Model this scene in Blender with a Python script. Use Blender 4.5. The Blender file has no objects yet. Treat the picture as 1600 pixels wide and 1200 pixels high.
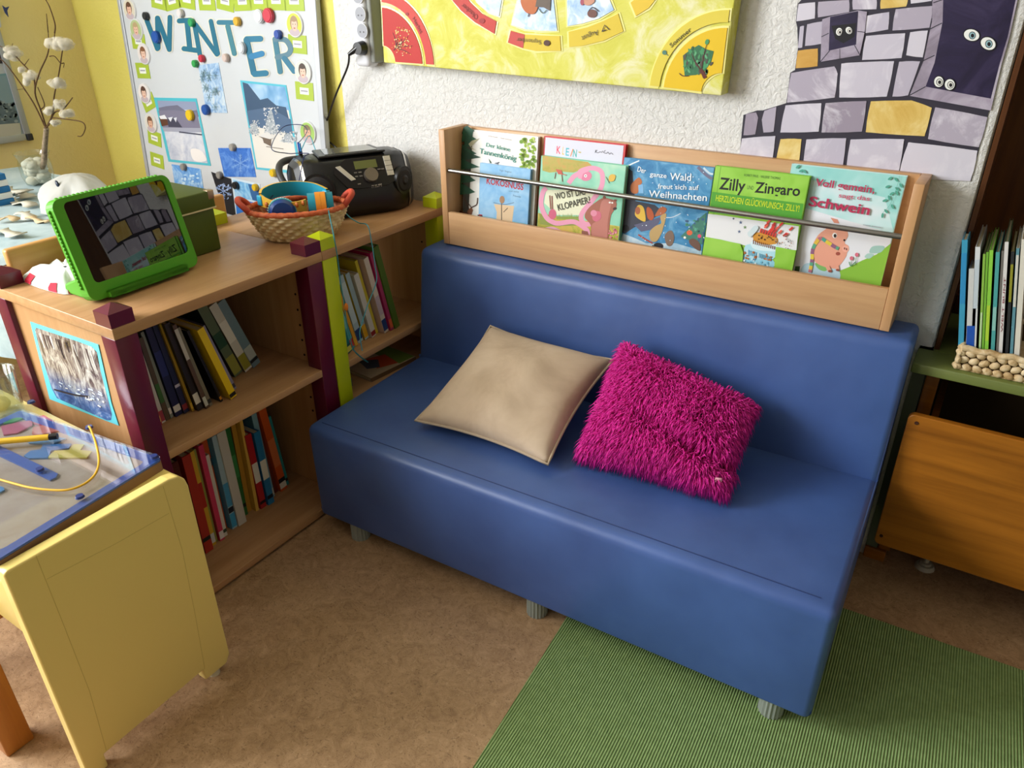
import bpy, bmesh, math, random
from mathutils import Vector, Matrix
random.seed(7)
PI = math.pi
SC = bpy.context.scene
COL = SC.collection

# ------------------------------------------------------------------ camera, world, lights, exposure
F = 1184.42
YAW, PIT, ROL = math.radians(32.8764), math.radians(28.037), math.radians(-.4292)
CAM = Vector((1.2772, -1.6658, 1.2363))
FW = Vector((-math.sin(YAW)*math.cos(PIT), math.cos(YAW)*math.cos(PIT), -math.sin(PIT)))
_rt = Vector((math.cos(YAW), math.sin(YAW), 0)); _up = _rt.cross(FW)
RT = math.cos(ROL)*_rt + math.sin(ROL)*_up
UP = -math.sin(ROL)*_rt + math.cos(ROL)*_up
cd = bpy.data.cameras.new('camera'); cam = bpy.data.objects.new('camera', cd); COL.objects.link(cam)
cd.sensor_width = 36; cd.lens = F/1600*36; cd.clip_start = .02
cam.matrix_world = Matrix(((RT.x, UP.x, -FW.x, CAM.x), (RT.y, UP.y, -FW.y, CAM.y), (RT.z, UP.z, -FW.z, CAM.z), (0, 0, 0, 1)))
SC.camera = cam
SC.view_settings.view_transform = 'Standard'; SC.view_settings.look = 'None'
SC.view_settings.gamma = 1; SC.view_settings.use_curve_mapping = False
SC.view_settings.exposure = 0.0
W = bpy.data.worlds.new('room_light'); SC.world = W; W.use_nodes = True
W.node_tree.nodes['Background'].inputs[0].default_value = (.93, .96, 1, 1)
W.node_tree.nodes['Background'].inputs[1].default_value = .42

def area(name, loc, target, sx, sy, power, col):
    l = bpy.data.lights.new(name, 'AREA'); l.shape = 'RECTANGLE'; l.size = sx; l.size_y = sy
    l.energy = power; l.color = col
    o = bpy.data.objects.new(name, l); COL.objects.link(o); o.location = loc
    o.rotation_euler = (Vector(target)-Vector(loc)).to_track_quat('-Z', 'Y').to_euler()
    return o
# daylight through the left wall window; unseen front window added as fill
area('window_daylight', (-1.72, -2.35, 1.65), (0.0, -1.75, 1.2), 1.5, 1.45, 176, (.95, .975, 1))
area('front_fill_light', (-1.0, -4.32, 1.7), (-.9, -1.0, .8), 1.0, 1.45, 30, (.95, .975, 1))

# ------------------------------------------------------------------ pixel -> place
def ray(q): return FW + (q[0]-800)/F*RT - (q[1]-600)/F*UP
def on(q, ax, v):
    d = ray(q); t = (v-CAM[ax])/d[ax]; return CAM + t*d
def X(q, v): return on(q, 0, v)
def Y(q, v): return on(q, 1, v)
def Z(q, v): return on(q, 2, v)
class Plane:
    """a flat face in the room: origin, unit axes u (along), v (up), n (out of the face)"""
    def __init__(s, o, u, v):
        s.o = Vector(o); s.u = Vector(u).normalized(); v = Vector(v); s.v = (v - v.dot(s.u)*s.u).normalized(); s.n = s.u.cross(s.v)
    def uv(s, q):
        d = ray(q); t = (s.o-CAM).dot(s.n)/d.dot(s.n); p = CAM+t*d-s.o
        return Vector((p.dot(s.u), p.dot(s.v)))
    def w(s, u, v, n=0): return s.o+u*s.u+v*s.v+n*s.n
    def off(s, n): return Plane(s.o+n*s.n, s.u, s.v)
def crop(ox, oy, k): return lambda x, y: (ox+x*k, oy+y*k)

# ------------------------------------------------------------------ materials
def lin(c): return tuple((v/12.92 if v <= .04045 else ((v+.055)/1.055)**2.4) for v in c)
def hexc(h):
    h = h.lstrip('#'); return lin([int(h[i:i+2], 16)/255 for i in (0, 2, 4)]) + (1,)
_M = {}
def base(name, h, rough=.6, spec=.4, metal=0):
    m = bpy.data.materials.new(name); m.use_nodes = True
    b = m.node_tree.nodes['Principled BSDF']
    b.inputs['Base Color'].default_value = hexc(h); b.inputs['Roughness'].default_value = rough
    b.inputs['Specular IOR Level'].default_value = spec; b.inputs['Metallic'].default_value = metal
    return m, m.node_tree.nodes, m.node_tree.links, b
def P(h, rough=.55, spec=.4, metal=0):
    """plain paint / print / plastic of one colour"""
    k = (h, rough, spec, metal)
    if k not in _M: _M[k] = base('paint_'+h.strip('#'), h, rough, spec, metal)[0]
    return _M[k]
def bump(N, L, b, tex_out, strength, dist=.002):
    n = N.new('ShaderNodeBump'); n.inputs['Strength'].default_value = strength; n.inputs['Distance'].default_value = dist
    L.new(tex_out, n.inputs['Height']); L.new(n.outputs[0], b.inputs['Normal']); return n
def coords(N, L, scale=(1, 1, 1), rot=(0, 0, 0)):
    t = N.new('ShaderNodeTexCoord'); m = N.new('ShaderNodeMapping')
    m.inputs['Scale'].default_value = scale; m.inputs['Rotation'].default_value = rot
    L.new(t.outputs['Object'], m.inputs[0]); return m.outputs[0]
def ramp(N, L, src, stops):
    r = N.new('ShaderNodeValToRGB'); e = r.color_ramp.elements
    while len(e) < len(stops): e.new(.5)
    for i, (p, c) in enumerate(stops): e[i].position = p; e[i].color = hexc(c)
    L.new(src, r.inputs[0]); return r.outputs[0]
def noise(N, L, vec, scale, detail=4, rough=.6, dist=0):
    n = N.new('ShaderNodeTexNoise'); n.inputs['Scale'].default_value = scale; n.inputs['Detail'].default_value = detail
    n.inputs['Roughness'].default_value = rough; n.inputs['Distortion'].default_value = dist
    L.new(vec, n.inputs['Vector']); return n.outputs['Fac']
def wood(name, dark, light, axis, rough=.4, fine=1.0, spec=.4):
    m, N, L, b = base(name, light, rough, spec)
    s = [38*fine]*3; s[axis] = 2.2*fine
    f = noise(N, L, coords(N, L, s), 1.0, 5, .6, .4)
    L.new(ramp(N, L, f, [(.3, dark), (.7, light)]), b.inputs['Base Color'])
    bump(N, L, b, f, .06, .001)
    return m
def plaster(name, c1, c2, scale=70, strength=.9):
    m, N, L, b = base(name, c1, .9, .15)
    v = coords(N, L)
    f = noise(N, L, v, scale, 6, .62, .8)
    g = noise(N, L, v, 3, 3, .5)
    L.new(ramp(N, L, g, [(.3, c1), (.7, c2)]), b.inputs['Base Color'])
    bump(N, L, b, f, strength, .006); return m
def lino():
    m, N, L, b = base('linoleum', '#94724f', .45, .35)
    v = coords(N, L)
    f = noise(N, L, v, 30, 10, .78, 1.4)
    g = noise(N, L, coords(N, L, (1, 1.7, 1), (0, 0, .5)), 52, 5, .6, 4.0)
    h = noise(N, L, coords(N, L, (1.6, 1, 1), (0, 0, -.3)), 58, 4, .6, 4.5)
    c1 = ramp(N, L, f, [(.30, '#8a6a4c'), (.47, '#a68562'), (.6, '#b5936f'), (.75, '#c6a682')])
    dk = N.new('ShaderNodeMix'); dk.data_type = 'RGBA'; dk.inputs[7].default_value = hexc('#5a4029')
    L.new(ramp(N, L, g, [(.35, '#c8c8c8'), (.42, '#000000')]), dk.inputs[0]); L.new(c1, dk.inputs[6])
    lt = N.new('ShaderNodeMix'); lt.data_type = 'RGBA'; lt.inputs[7].default_value = hexc('#d8bd9a')
    L.new(ramp(N, L, h, [(.60, '#000000'), (.67, '#a0a0a0')]), lt.inputs[0]); L.new(dk.outputs[2], lt.inputs[6]); L.new(lt.outputs[2], b.inputs['Base Color'])
    return m
def rugmat():
    m, N, L, b = base('ribbed_green', '#68853f', .85, .12)
    w = N.new('ShaderNodeTexWave'); w.inputs['Scale'].default_value = 62; w.inputs['Distortion'].default_value = .25
    w.bands_direction = 'X'
    v = coords(N, L, (1, 1, 1), (0, 0, math.radians(-3))); L.new(v, w.inputs['Vector'])
    f = noise(N, L, v, 60, 3, .6)
    c = ramp(N, L, w.outputs['Fac'], [(.1, '#67834b'), (.75, '#9ab377')])
    mx = N.new('ShaderNodeMix'); mx.data_type = 'RGBA'; mx.blend_type = 'MULTIPLY'; mx.inputs[0].default_value = .35
    L.new(c, mx.inputs[6]); L.new(ramp(N, L, f, [(.3, '#b0b8a0'), (.7, '#ffffff')]), mx.inputs[7]); L.new(mx.outputs[2], b.inputs['Base Color'])
    bump(N, L, b, w.outputs['Fac'], .7, .003); return m
def vinyl():
    m, N, L, b = base('blue_vinyl', '#3f5a94', .4, .6)
    v = coords(N, L)
    f = noise(N, L, v, 6, 3, .5); g = noise(N, L, v, 900, 2, .5)
    L.new(ramp(N, L, f, [(.3, '#38528b'), (.7, '#425f9c')]), b.inputs['Base Color'])
    n = bump(N, L, b, f, .22, .02)
    n2 = N.new('ShaderNodeBump'); n2.inputs['Strength'].default_value = .12; n2.inputs['Distance'].default_value = .001
    L.new(g, n2.inputs['Height']); L.new(n.outputs[0], n2.inputs['Normal']); L.new(n2.outputs[0], b.inputs['Normal']); return m
def mottled(name, c1, c2, c3, scale, rough=.6, detail=6, bs=0, dist=.5, spec=.35):
    m, N, L, b = base(name, c2, rough, spec)
    f = noise(N, L, coords(N, L), scale, detail, .65, dist)
    L.new(ramp(N, L, f, [(.34, c1), (.5, c2), (.68, c3)]), b.inputs['Base Color'])
    if bs: bump(N, L, b, f, bs, .003)
    return m
def clear(name, tint='#ffffff', rough=.04, mix=.12):
    m = bpy.data.materials.new(name); m.use_nodes = True; N = m.node_tree.nodes; L = m.node_tree.links
    for n in list(N): N.remove(n)
    o = N.new('ShaderNodeOutputMaterial'); t = N.new('ShaderNodeBsdfTransparent'); g = N.new('ShaderNodeBsdfGlossy'); x = N.new('ShaderNodeMixShader')
    fr = N.new('ShaderNodeFresnel'); fr.inputs[0].default_value = 1.5
    a = N.new('ShaderNodeMath'); a.operation = 'ADD'; a.use_clamp = True; a.inputs[1].default_value = mix*.3
    t.inputs[0].default_value = hexc(tint); g.inputs['Roughness'].default_value = rough
    ge = N.new('ShaderNodeNewGeometry'); io = N.new('ShaderNodeMapRange'); io.inputs[3].default_value = 1.5; io.inputs[4].default_value = 1/1.5
    L.new(ge.outputs['Backfacing'], io.inputs[0]); L.new(io.outputs[0], fr.inputs[0])
    L.new(fr.outputs[0], a.inputs[0]); L.new(a.outputs[0], x.inputs[0]); L.new(t.outputs[0], x.inputs[1]); L.new(g.outputs[0], x.inputs[2]); L.new(x.outputs[0], o.inputs[0])
    return m
def gauze(name, h, alpha):
    m, N, L, b = base(name, h, .8, .2); b.inputs['Alpha'].default_value = alpha; return m

BEECH_Y = wood('beech_along_depth', '#ab8056', '#c1966c', 1); BEECH_X = wood('beech_along_width', '#b3885c', '#ca9f74', 0); BEECH_Z = wood('beech_upright', '#ac8156', '#c0956a', 2)
RACKW = wood('rack_beech', '#c0946a', '#d2a97c', 0); RACKZ = wood('rack_beech_upright', '#ba8c60', '#cca274', 2)
DARKW = wood('dark_brown_wood', '#3f1f0c', '#57300f', 2); ORANGEW = wood('varnished_plywood', '#7e4912', '#a8671d', 0, .3); STOOLW = wood('stool_wood', '#a8672a', '#c07f39', 2)
RAILW = wood('rail_wood', '#c08a4c', '#d2a062', 1)
MAROON = P('#5c0f2c', .28, .5); LIME = P('#bccb12', .35, .45); CREAM = P('#e9e2d0', .7)
YEL = P('#efd680', .3, .5)
STEEL = P('#8f8d88', .34, .5, 1); CHROME = P('#c9c4bc', .2, .5, 1); DARK = P('#141416', .4); BLK = P('#0c0c0e', .3, .5)
PAGES = P('#cfc3a6', .9, .1); HOLE = P('#2a170b', .9, .1)

# ------------------------------------------------------------------ mesh building
class MB:
    def __init__(s): s.bm = bmesh.new(); s.mats = []
    def mi(s, m):
        if m not in s.mats: s.mats.append(m)
        return s.mats.index(m)
    def face(s, pts, m, smooth=False):
        try: f = s.bm.faces.new([s.bm.verts.new(p) for p in pts])
        except ValueError: return
        f.material_index = s.mi(m); f.smooth = smooth; return f
    def add(s, verts, faces, m, smooth=False):
        i = s.mi(m); vs = [s.bm.verts.new(v) for v in verts]
        for f in faces:
            try: g = s.bm.faces.new([vs[k] for k in f]); g.material_index = i; g.smooth = smooth
            except ValueError: pass
    def box(s, a, b, m, bev=0, seg=2, M=None):
        x0, y0, z0 = a; x1, y1, z1 = b
        t = bmesh.new(); bmesh.ops.create_cube(t, size=1)
        bmesh.ops.scale(t, vec=(abs(x1-x0), abs(y1-y0), abs(z1-z0)), verts=t.verts)
        if bev: bmesh.ops.bevel(t, geom=t.edges[:], offset=bev, segments=seg, profile=.5, affect='EDGES')
        bmesh.ops.translate(t, vec=((x0+x1)/2, (y0+y1)/2, (z0+z1)/2), verts=t.verts)
        s.merge(t, m, M, bool(bev)); return s
    def merge(s, t, m, M=None, smooth=False):
        t.verts.ensure_lookup_table()
        for i, v in enumerate(t.verts): v.index = i
        s.add([(M @ v.co) if M else v.co.copy() for v in t.verts], [[v.index for v in f.verts] for f in t.faces], m, smooth); t.free()
    def hexa(s, c, m):
        """8 corners: bottom 0-3 then top 4-7"""
        s.add(c, [(3, 2, 1, 0), (4, 5, 6, 7), (0, 1, 5, 4), (1, 2, 6, 5), (2, 3, 7, 6), (3, 0, 4, 7)], m)
    def cyl(s, a, b, r0, m, r1=None, n=20, caps=True, smooth=True):
        a = Vector(a); b = Vector(b); r1 = r0 if r1 is None else r1
        w = (b-a).normalized(); u = w.orthogonal().normalized(); v = w.cross(u)
        vs = []
        for c, r in ((a, r0), (b, r1)):
            for k in range(n):
                t = 2*PI*k/n; vs.append(c+r*(math.cos(t)*u+math.sin(t)*v))
        fs = [(k, (k+1) % n, n+(k+1) % n, n+k) for k in range(n)]
        s.add(vs, fs, m, smooth)
        if caps:
            s.add(vs[:n], [tuple(range(n))[::-1]], m); s.add(vs[n:], [tuple(range(n))], m)
    def tube(s, pts, r, m, n=8, smooth_path=True, closed=False):
        pts = [Vector(p) for p in pts]
        if smooth_path and len(pts) > 2: pts = spline(pts, 6, closed)
        rs = r if callable(r) else (lambda t: r)
        vs = []; L = len(pts); u = None
        for i, p in enumerate(pts):
            a = pts[(i-1) % L] if (closed or i > 0) else p; b = pts[(i+1) % L] if (closed or i < L-1) else p
            w = (b-a).normalized() if (b-a).length > 1e-9 else Vector((0, 0, 1))
            u = w.orthogonal().normalized() if u is None else (u-u.dot(w)*w).normalized()
            v = w.cross(u); rr = rs(i/(L-1))
            for k in range(n): vs.append(p+rr*(math.cos(2*PI*k/n)*u+math.sin(2*PI*k/n)*v))
        fs = []
        for i in range(L if closed else L-1):
            j = (i+1) % L
            fs += [(i*n+k, i*n+(k+1) % n, j*n+(k+1) % n, j*n+k) for k in range(n)]
        s.add(vs, fs, m, True)
        if not closed: s.add(vs[:n], [tuple(range(n))[::-1]], m); s.add(vs[-n:], [tuple(range(n))], m)
    def lathe(s, c, prof, m, n=32, sx=1, sy=1, rot=0):
        vs = []; c = Vector(c)
        for r, z in prof:
            for k in range(n):
                t = 2*PI*k/n; x = sx*r*math.cos(t); y = sy*r*math.sin(t)
                vs.append(c+Vector((x*math.cos(rot)-y*math.sin(rot), x*math.sin(rot)+y*math.cos(rot), z)))
        fs = [(i*n+k, i*n+(k+1) % n, (i+1)*n+(k+1) % n, (i+1)*n+k) for i in range(len(prof)-1) for k in range(n)]
        s.add(vs, fs, m, True)
    def ball(s, c, r, m, sub=2, M=None, jit=0):
        t = bmesh.new(); bmesh.ops.create_icosphere(t, subdivisions=sub, radius=1)
        r = (r, r, r) if not hasattr(r, '__len__') else r
        for v in t.verts:
            k = 1+random.uniform(-jit, jit); v.co = Vector((v.co.x*r[0]*k, v.co.y*r[1]*k, v.co.z*r[2]*k))
            if M: v.co = M @ v.co
            v.co += Vector(c)
        s.merge(t, m, None, True)
    def prism(s, poly, d, m, smooth=False):
        """closed polygon of 3-D points extruded by vector d"""
        d = Vector(d); a = [Vector(p) for p in poly]; n = len(a); b = [p+d for p in a]
        s.add(a+b, [tuple(range(n))[::-1], tuple(range(n, 2*n))]+[(i, (i+1) % n, n+(i+1) % n, n+i) for i in range(n)], m, smooth)
    def build(s, name, parent=None, mods=(), origin=None):
        bmesh.ops.recalc_face_normals(s.bm, faces=s.bm.faces)
        me = bpy.data.meshes.new(name)
        o = bpy.data.objects.new(name, me); COL.objects.link(o)
        org = Vector(origin) if origin is not None else (parent_world(parent) if parent else Vector((0, 0, 0)))
        bmesh.ops.translate(s.bm, vec=-org, verts=s.bm.verts)
        s.bm.to_mesh(me); s.bm.free()
        for m in s.mats: me.materials.append(m)
        if parent: o.parent = parent; o.location = org-parent_world(parent)
        else: o.location = org
        for k, kw in mods:
            md = o.modifiers.new(k.lower(), k)
            for a, v in kw.items(): setattr(md, a, v)
        return o
def parent_world(o):
    v = Vector((0, 0, 0))
    while o: v = v+Vector(o.location); o = o.parent
    return v
def spline(pts, k=6, closed=False):
    out = []; L = len(pts)
    g = (lambda i: pts[i % L]) if closed else (lambda i: pts[max(0, min(L-1, i))])
    for i in range(L if closed else L-1):
        a, b, c, d = g(i-1), g(i), g(i+1), g(i+2)
        for j in range(k):
            t = j/k
            out.append(.5*((2*b)+(c-a)*t+(2*a-5*b+4*c-d)*t*t+(3*b-a-3*c+d)*t**3))
    if not closed: out.append(pts[-1].copy())
    return out
def thing(name, label, cat, loc=(0, 0, 0), group=None):
    o = bpy.data.objects.new(name, None); COL.objects.link(o); o.location = loc; o.empty_display_size = .05
    o['label'] = label; o['category'] = cat
    if group: o['group'] = group
    return o
def tag(o, label, cat, group=None):
    o['label'] = label; o['category'] = cat
    if group: o['group'] = group
    return o
def struct(o): o['kind'] = 'structure'; return o

# ------------------------------------------------------------------ flat printed art on a face
_txt = {}
def glyphs(s, bold=0.0):
    if (s, bold) in _txt: return _txt[(s, bold)]
    c = bpy.data.curves.new('t', 'FONT'); c.body = s; c.offset = bold; c.resolution_u = 3
    o = bpy.data.objects.new('t', c); me = o.to_mesh()
    vs = [(v.co.x, v.co.y) for v in me.vertices]; fs = [tuple(p.vertices) for p in me.polygons]
    o.to_mesh_clear(); bpy.data.objects.remove(o); bpy.data.curves.remove(c)
    _txt[(s, bold)] = (vs, fs); return vs, fs
class Art:
    """layers of flat print on a Plane; shapes are given as outlines on that face"""
    STEP = .00005
    def __init__(s, pl, lift=.0004): s.pl = pl; s.mb = MB(); s.n = lift
    def uvpoly(s, uv, m, keep=False):
        if not keep: s.n += s.STEP
        if isinstance(m, str): m = P(m)
        s.mb.face([s.pl.w(u, v, s.n) for u, v in uv], m)
    def poly(s, pts, m, keep=False): s.uvpoly([s.pl.uv(q) for q in pts], m, keep)
    def blob(s, pts, m, k=4): s.poly([tuple(p) for p in spline([Vector((a, b, 0)) for a, b in pts], k, True)] if False else [(p.x, p.y) for p in spline([Vector((a, b, 0)) for a, b in pts], k, True)], m)
    def ell(s, c, rx, ry, m, rot=0, n=22, keep=False):
        r = math.radians(rot); q = []
        for k in range(n):
            t = 2*PI*k/n; x = rx*math.cos(t); y = ry*math.sin(t)
            q.append((c[0]+x*math.cos(r)-y*math.sin(r), c[1]+x*math.sin(r)+y*math.cos(r)))
        s.poly(q, m, keep)
    def line(s, pts, w, m, smooth=True, keep=False, taper=1):
        q = [Vector((a, b, 0)) for a, b in pts]
        if smooth and len(q) > 2: q = spline(q, 5)
        Lf = []; Rg = []; n = len(q)
        for i, p in enumerate(q):
            d = (q[min(n-1, i+1)]-q[max(0, i-1)])
            if d.length < 1e-6: continue
            d.normalize(); h = w/2*(1+(taper-1)*i/(n-1)); o = Vector((-d.y, d.x, 0))*h
            Lf.append(p+o); Rg.append(p-o)
        if not keep: s.n += s.STEP
        if isinstance(m, str): m = P(m)
        L3 = [s.pl.w(*s.pl.uv((p.x, p.y)), s.n) for p in Lf]; R3 = [s.pl.w(*s.pl.uv((p.x, p.y)), s.n) for p in Rg]
        k = len(L3); s.mb.add(L3+R3, [(i, i+1, k+i+1, k+i) for i in range(k-1)], m)
    def dots(s, c, spread, num, r, cols, keep=True):
        s.n += s.STEP
        for _ in range(num):
            s.ell((c[0]+random.uniform(-1, 1)*spread[0], c[1]+random.uniform(-1, 1)*spread[1]), r*random.uniform(.6, 1.3), r*random.uniform(.6, 1.3), random.choice(cols), n=7, keep=keep)
    def text(s, t, a, b, m, h=None, bold=.0):
        """baseline from point a to point b, cap height h in the same units"""
        if isinstance(m, str): m = P(m)
        vs, fs = glyphs(t, bold); x0 = min(v[0] for v in vs); x1 = max(v[0] for v in vs)
        A = s.pl.uv(a); B = s.pl.uv(b); d = B-A; L = d.length; d.normalize(); e = Vector((-d.y, d.x))
        k = L/(x1-x0); ky = k
        if h:
            nx, ny = (b[1]-a[1]), -(b[0]-a[0]); ln = math.hypot(nx, ny); top = s.pl.uv((a[0]+nx/ln*h, a[1]+ny/ln*h)); ky = (top-A).length/.73
        s.n += s.STEP
        s.mb.add([s.pl.w(*(A+d*((x-x0)*k)+e*(y*ky)), s.n) for x, y in vs], fs, m)
    def build(s, name, parent): return s.mb.build(name, parent)
def rect(pl, x0, y0, x1, y1): return [(x0, y0), (x1, y0), (x1, y1), (x0, y1)]

# ================================================================== THE ROOM
XL, ZC = -1.62, 2.6
mb = MB(); mb.box((XL-.1, -4.2, -.1), (3.4, .6, 0), lino()); struct(mb.build('floor'))
WHITEP = plaster('white_plaster', '#dbdad7', '#e0dfdc', 75, .95); YELLOWP = plaster('yellow_plaster', '#eadb9c', '#eee0a4', 60, .3); STRIPY = plaster('yellow_paint_strip', '#d8cc68', '#ded274', 90, .5)
mb = MB()
mb.prism([(-.365, .3, .558), (-.365, 0, .558), (1.231, 0, .558), (1.238, .002, .558), (1.2415, .009, .558), (1.2415, .3, .558)], (0, 0, ZC-.558), WHITEP)
mb.box((-.365, 0, 0), (1.215, .3, .558), WHITEP)
mb.box((XL-.1, 0, 0), (-.365, .3, ZC), STRIPY)
struct(mb.build('wall_back'))
mb = MB(); mb.box((2.35, 0, 0), (3.4, .3, ZC), WHITEP); struct(mb.build('wall_niche'))
mb = MB(); wy0, wy1, wz0, wz1 = -3.15, -1.55, .9, 2.4
mb.box((XL-.1, wy1, 0), (XL, 0, ZC), YELLOWP); mb.box((XL-.1, -4.2, 0), (XL, wy0, ZC), YELLOWP)
mb.box((XL-.1, wy0, 0), (XL, wy1, wz0), YELLOWP); mb.box((XL-.1, wy0, wz1), (XL, wy1, ZC), YELLOWP)
struct(mb.build('wall_left'))
mb = MB(); fr = P('#e8e8e4', .4)
for a, b in (((wy0, wz0), (wy0+.06, wz1)), ((wy1-.06, wz0), (wy1, wz1)), ((wy0, wz0), (wy1, wz0+.06)), ((wy0, wz1-.06), (wy1, wz1)), (((wy0+wy1)/2-.03, wz0), ((wy0+wy1)/2+.03, wz1))):
    mb.box((XL-.07, a[0], a[1]), (XL-.02, b[0], b[1]), fr)
struct(mb.build('window_1'))
WHITEW = P('#6c6660', .9, .15)
mb = MB(); mb.box((3.4, -4.2, 0), (3.5, .6, ZC), P('#b3aba0', .9, .15)); struct(mb.build('wall_right'))
mb = MB(); 
for a, b in (((XL-.1, 0), (-1.55, ZC)), ((-.45, 0), (3.5, ZC)), ((-1.55, 0), (-.45, .9)), ((-1.55, 2.45), (-.45, ZC))): mb.box((a[0], -4.3, a[1]), (b[0], -4.2, b[1]), WHITEW)
struct(mb.build('wall_front'))
mb = MB(); mb.box((XL-.1, -4.2, ZC), (3.4, .6, ZC+.1), P('#cdc9c0', .9, .1)); struct(mb.build('ceiling'))
# lower wall end, its shade put in as a grey green panel, with its wood foot
mb = MB(); mb.box((1.2155, -.004, .03), (1.24, .3, .533), P('#5d6652', .7)); struct(mb.build('wall_end_shade'))
mb = MB(); mb.box((1.2155, -.012, 0), (1.262, .3, .03), ORANGEW, .002); struct(mb.build('baseboard_back'))

mb = MB()
for a, b in (((-1.55, .9), (-1.49, 2.45)), ((-.51, .9), (-.45, 2.45)), ((-1.55, .9), (-.45, .96)), ((-1.55, 2.39), (-.45, 2.45))): mb.box((a[0], -4.27, a[1]), (b[0], -4.22, b[1]), fr)
struct(mb.build('fill_window'))  # unseen frame added around the opening of the front fill light

# ================================================================== RUG
t = MB(); rug = [(.682, -.245), (2.6, -.172), (2.7, -2.7), (.882, -2.6)]
t.prism([(x, y, .0005) for x, y in rug], (0, 0, .0055), rugmat())
tag(t.build('rug'), 'ribbed moss green rug under the right end of the blue sofa', 'rug')

# ================================================================== SOFA
sa = .0277
def S(x, y, z): return Vector((math.cos(sa)*x-math.sin(sa)*y, math.sin(sa)*x+math.cos(sa)*y+.26, z))
VIN = vinyl(); SM = Matrix.Translation((0, .26, 0)) @ Matrix.Rotation(sa, 4, 'Z')
sofa = thing('sofa', 'low blue vinyl sofa bench with straight back on grey ribbed feet', 'sofa', S(.6, -.6, 0))
yf, yj, yt, yr, zb, zs, zt, SL = -.899, -.460, -.424, -.300, .05, .309, .611, 1.2
mb = MB()
def rprof(pts, rad, seg=5):
    out = []; n = len(pts)
    for i in range(n):
        p = Vector(pts[i]); a = (Vector(pts[i-1])-p); b = (Vector(pts[(i+1) % n])-p); r = rad[i]
        if r == 0: out.append(p); continue
        a.normalize(); b.normalize(); ang = a.angle(b); d = r/math.tan(ang/2); p0 = p+a*d; p1 = p+b*d
        for k in range(seg+1):
            q = k/seg; out.append((1-q)**2*p0+2*q*(1-q)*p+q*q*p1)
    return out
def loft_x(mb, prof, x0, x1, m, er=.012, M=SM, n=14):
    """profile in (y,z) run along x with softly rounded ends"""
    c = sum(prof, Vector((0, 0)))/len(prof); st = []
    for k in range(5): a = PI/2*k/4; st.append((x0+er*(1-math.sin(a)), er*(1-math.cos(a))*0+er*(1-math.sin(a) if False else 1-math.sin(a))))
    xs = []
    for k in range(5):
        a = PI/2*k/4; xs.append((x0+er*(1-math.cos(a)), er*(1-math.sin(a))))
    xs += [(x0+er+(x1-x0-2*er)*k/n, 0) for k in range(1, n)]
    for k in range(5):
        a = PI/2*(4-k)/4; xs.append((x1-er*(1-math.cos(a)), er*(1-math.sin(a))))
    vs = []; N = len(prof)
    nor = []
    for i in range(N):
        d = prof[(i+1) % N]-prof[i-1]; q = Vector((d.y, -d.x)).normalized()
        if q.dot(prof[i]-c) < 0: q = -q
        nor.append(q)
    for x, ins in xs:
        for i, p in enumerate(prof): q = p-nor[i]*ins; vs.append(M @ Vector((x, q.x, q.y)))
    L = len(xs)
    mb.add(vs, [(a*N+i, a*N+(i+1) % N, (a+1)*N+(i+1) % N, (a+1)*N+i) for a in range(L-1) for i in range(N)], m, True)
    mb.add(vs[:N], [tuple(range(N))], m); mb.add(vs[-N:], [tuple(range(N))[::-1]], m)
loft_x(mb, rprof([(yf+.004, zb), (yf, zs), (yr, zs), (yr, zb)], [.006, .024, .004, .004]), 0.005, SL, VIN, .014)
mb.build('seat', sofa)
mb = MB(); loft_x(mb, rprof([(yj, zs-.012), (yt, zt), (yr, zt), (yr, zs-.012)], [.002, .026, .02, .002]), 0.005, SL, VIN, .014); mb.build('backrest', sofa)
SEAM = P('#1f3263', .6)
mb = MB()
mb.tube([SM @ Vector((x, yf+.030, zs+.0002)) for x in (.03, .4, .8, 1.17)], .0011, SEAM, 6, False)
mb.tube([SM @ Vector((1.1955, y, zs-.012)) for y in (yf+.03, yj)], .0012, SEAM, 6, False)
mb.build('seam', sofa)
FOOT = P('#8d948c', .45)
for fx, fy, fz in ((.11, -.868, 0), (.62, -.868, 0), (1.13, -.868, .0062), (.11, -.34, 0), (.62, -.34, 0), (1.13, -.34, .0062)):
    mb = MB(); c = S(fx, fy, fz); n = 36; vs = []
    for z in (0, zb-fz+.004):
        for k in range(n):
            r = .0215 if k % 2 else .0235; vs.append(c+Vector((r*math.cos(2*PI*k/n), r*math.sin(2*PI*k/n), z)))
    mb.add(vs, [(k, (k+1) % n, n+(k+1) % n, n+k) for k in range(n)]+[tuple(range(n))[::-1]], FOOT); mb.build('leg', sofa)

# ================================================================== CUSHIONS
def cushion_surface(c, T, N=36, pinch=.06, wob=.003, flat=.42, dent=None):
    """c: BL, BR, TR, TL corners -> verts of the two sides"""
    BL, BR, TR, TL = [Vector(p) for p in c]; n = (BR-BL).cross(TL-BL).normalized()
    def pt(u, v, s):
        uu = u*(1-pinch*(1-v*v)); vv = v*(1-pinch*(1-u*u)); a = (uu+1)/2; b = (vv+1)/2
        p = (1-a)*(1-b)*BL+a*(1-b)*BR+a*b*TR+(1-a)*b*TL
        h = T*(max(0, (1-u*u)*(1-v*v)))**flat
        h += wob*math.sin(5*u+3*v)*math.cos(4*v-2*u)*(1-u*u)*(1-v*v)*2
        if dent: h -= dent(u, v)
        return p+n*s*h
    return pt, n
BEIGE = mottled('beige_cotton', '#baa48c', '#c4ae96', '#cdb8a0', 9, .85, 4, .15, .5, .15)
cs = [(.260, -.509, .330), (.614, -.502, .330), (.616, -.204, .453), (.274, -.212, .463)]
pt, n = cushion_surface(cs, .060, pinch=.085, wob=.004, flat=.45)
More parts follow.
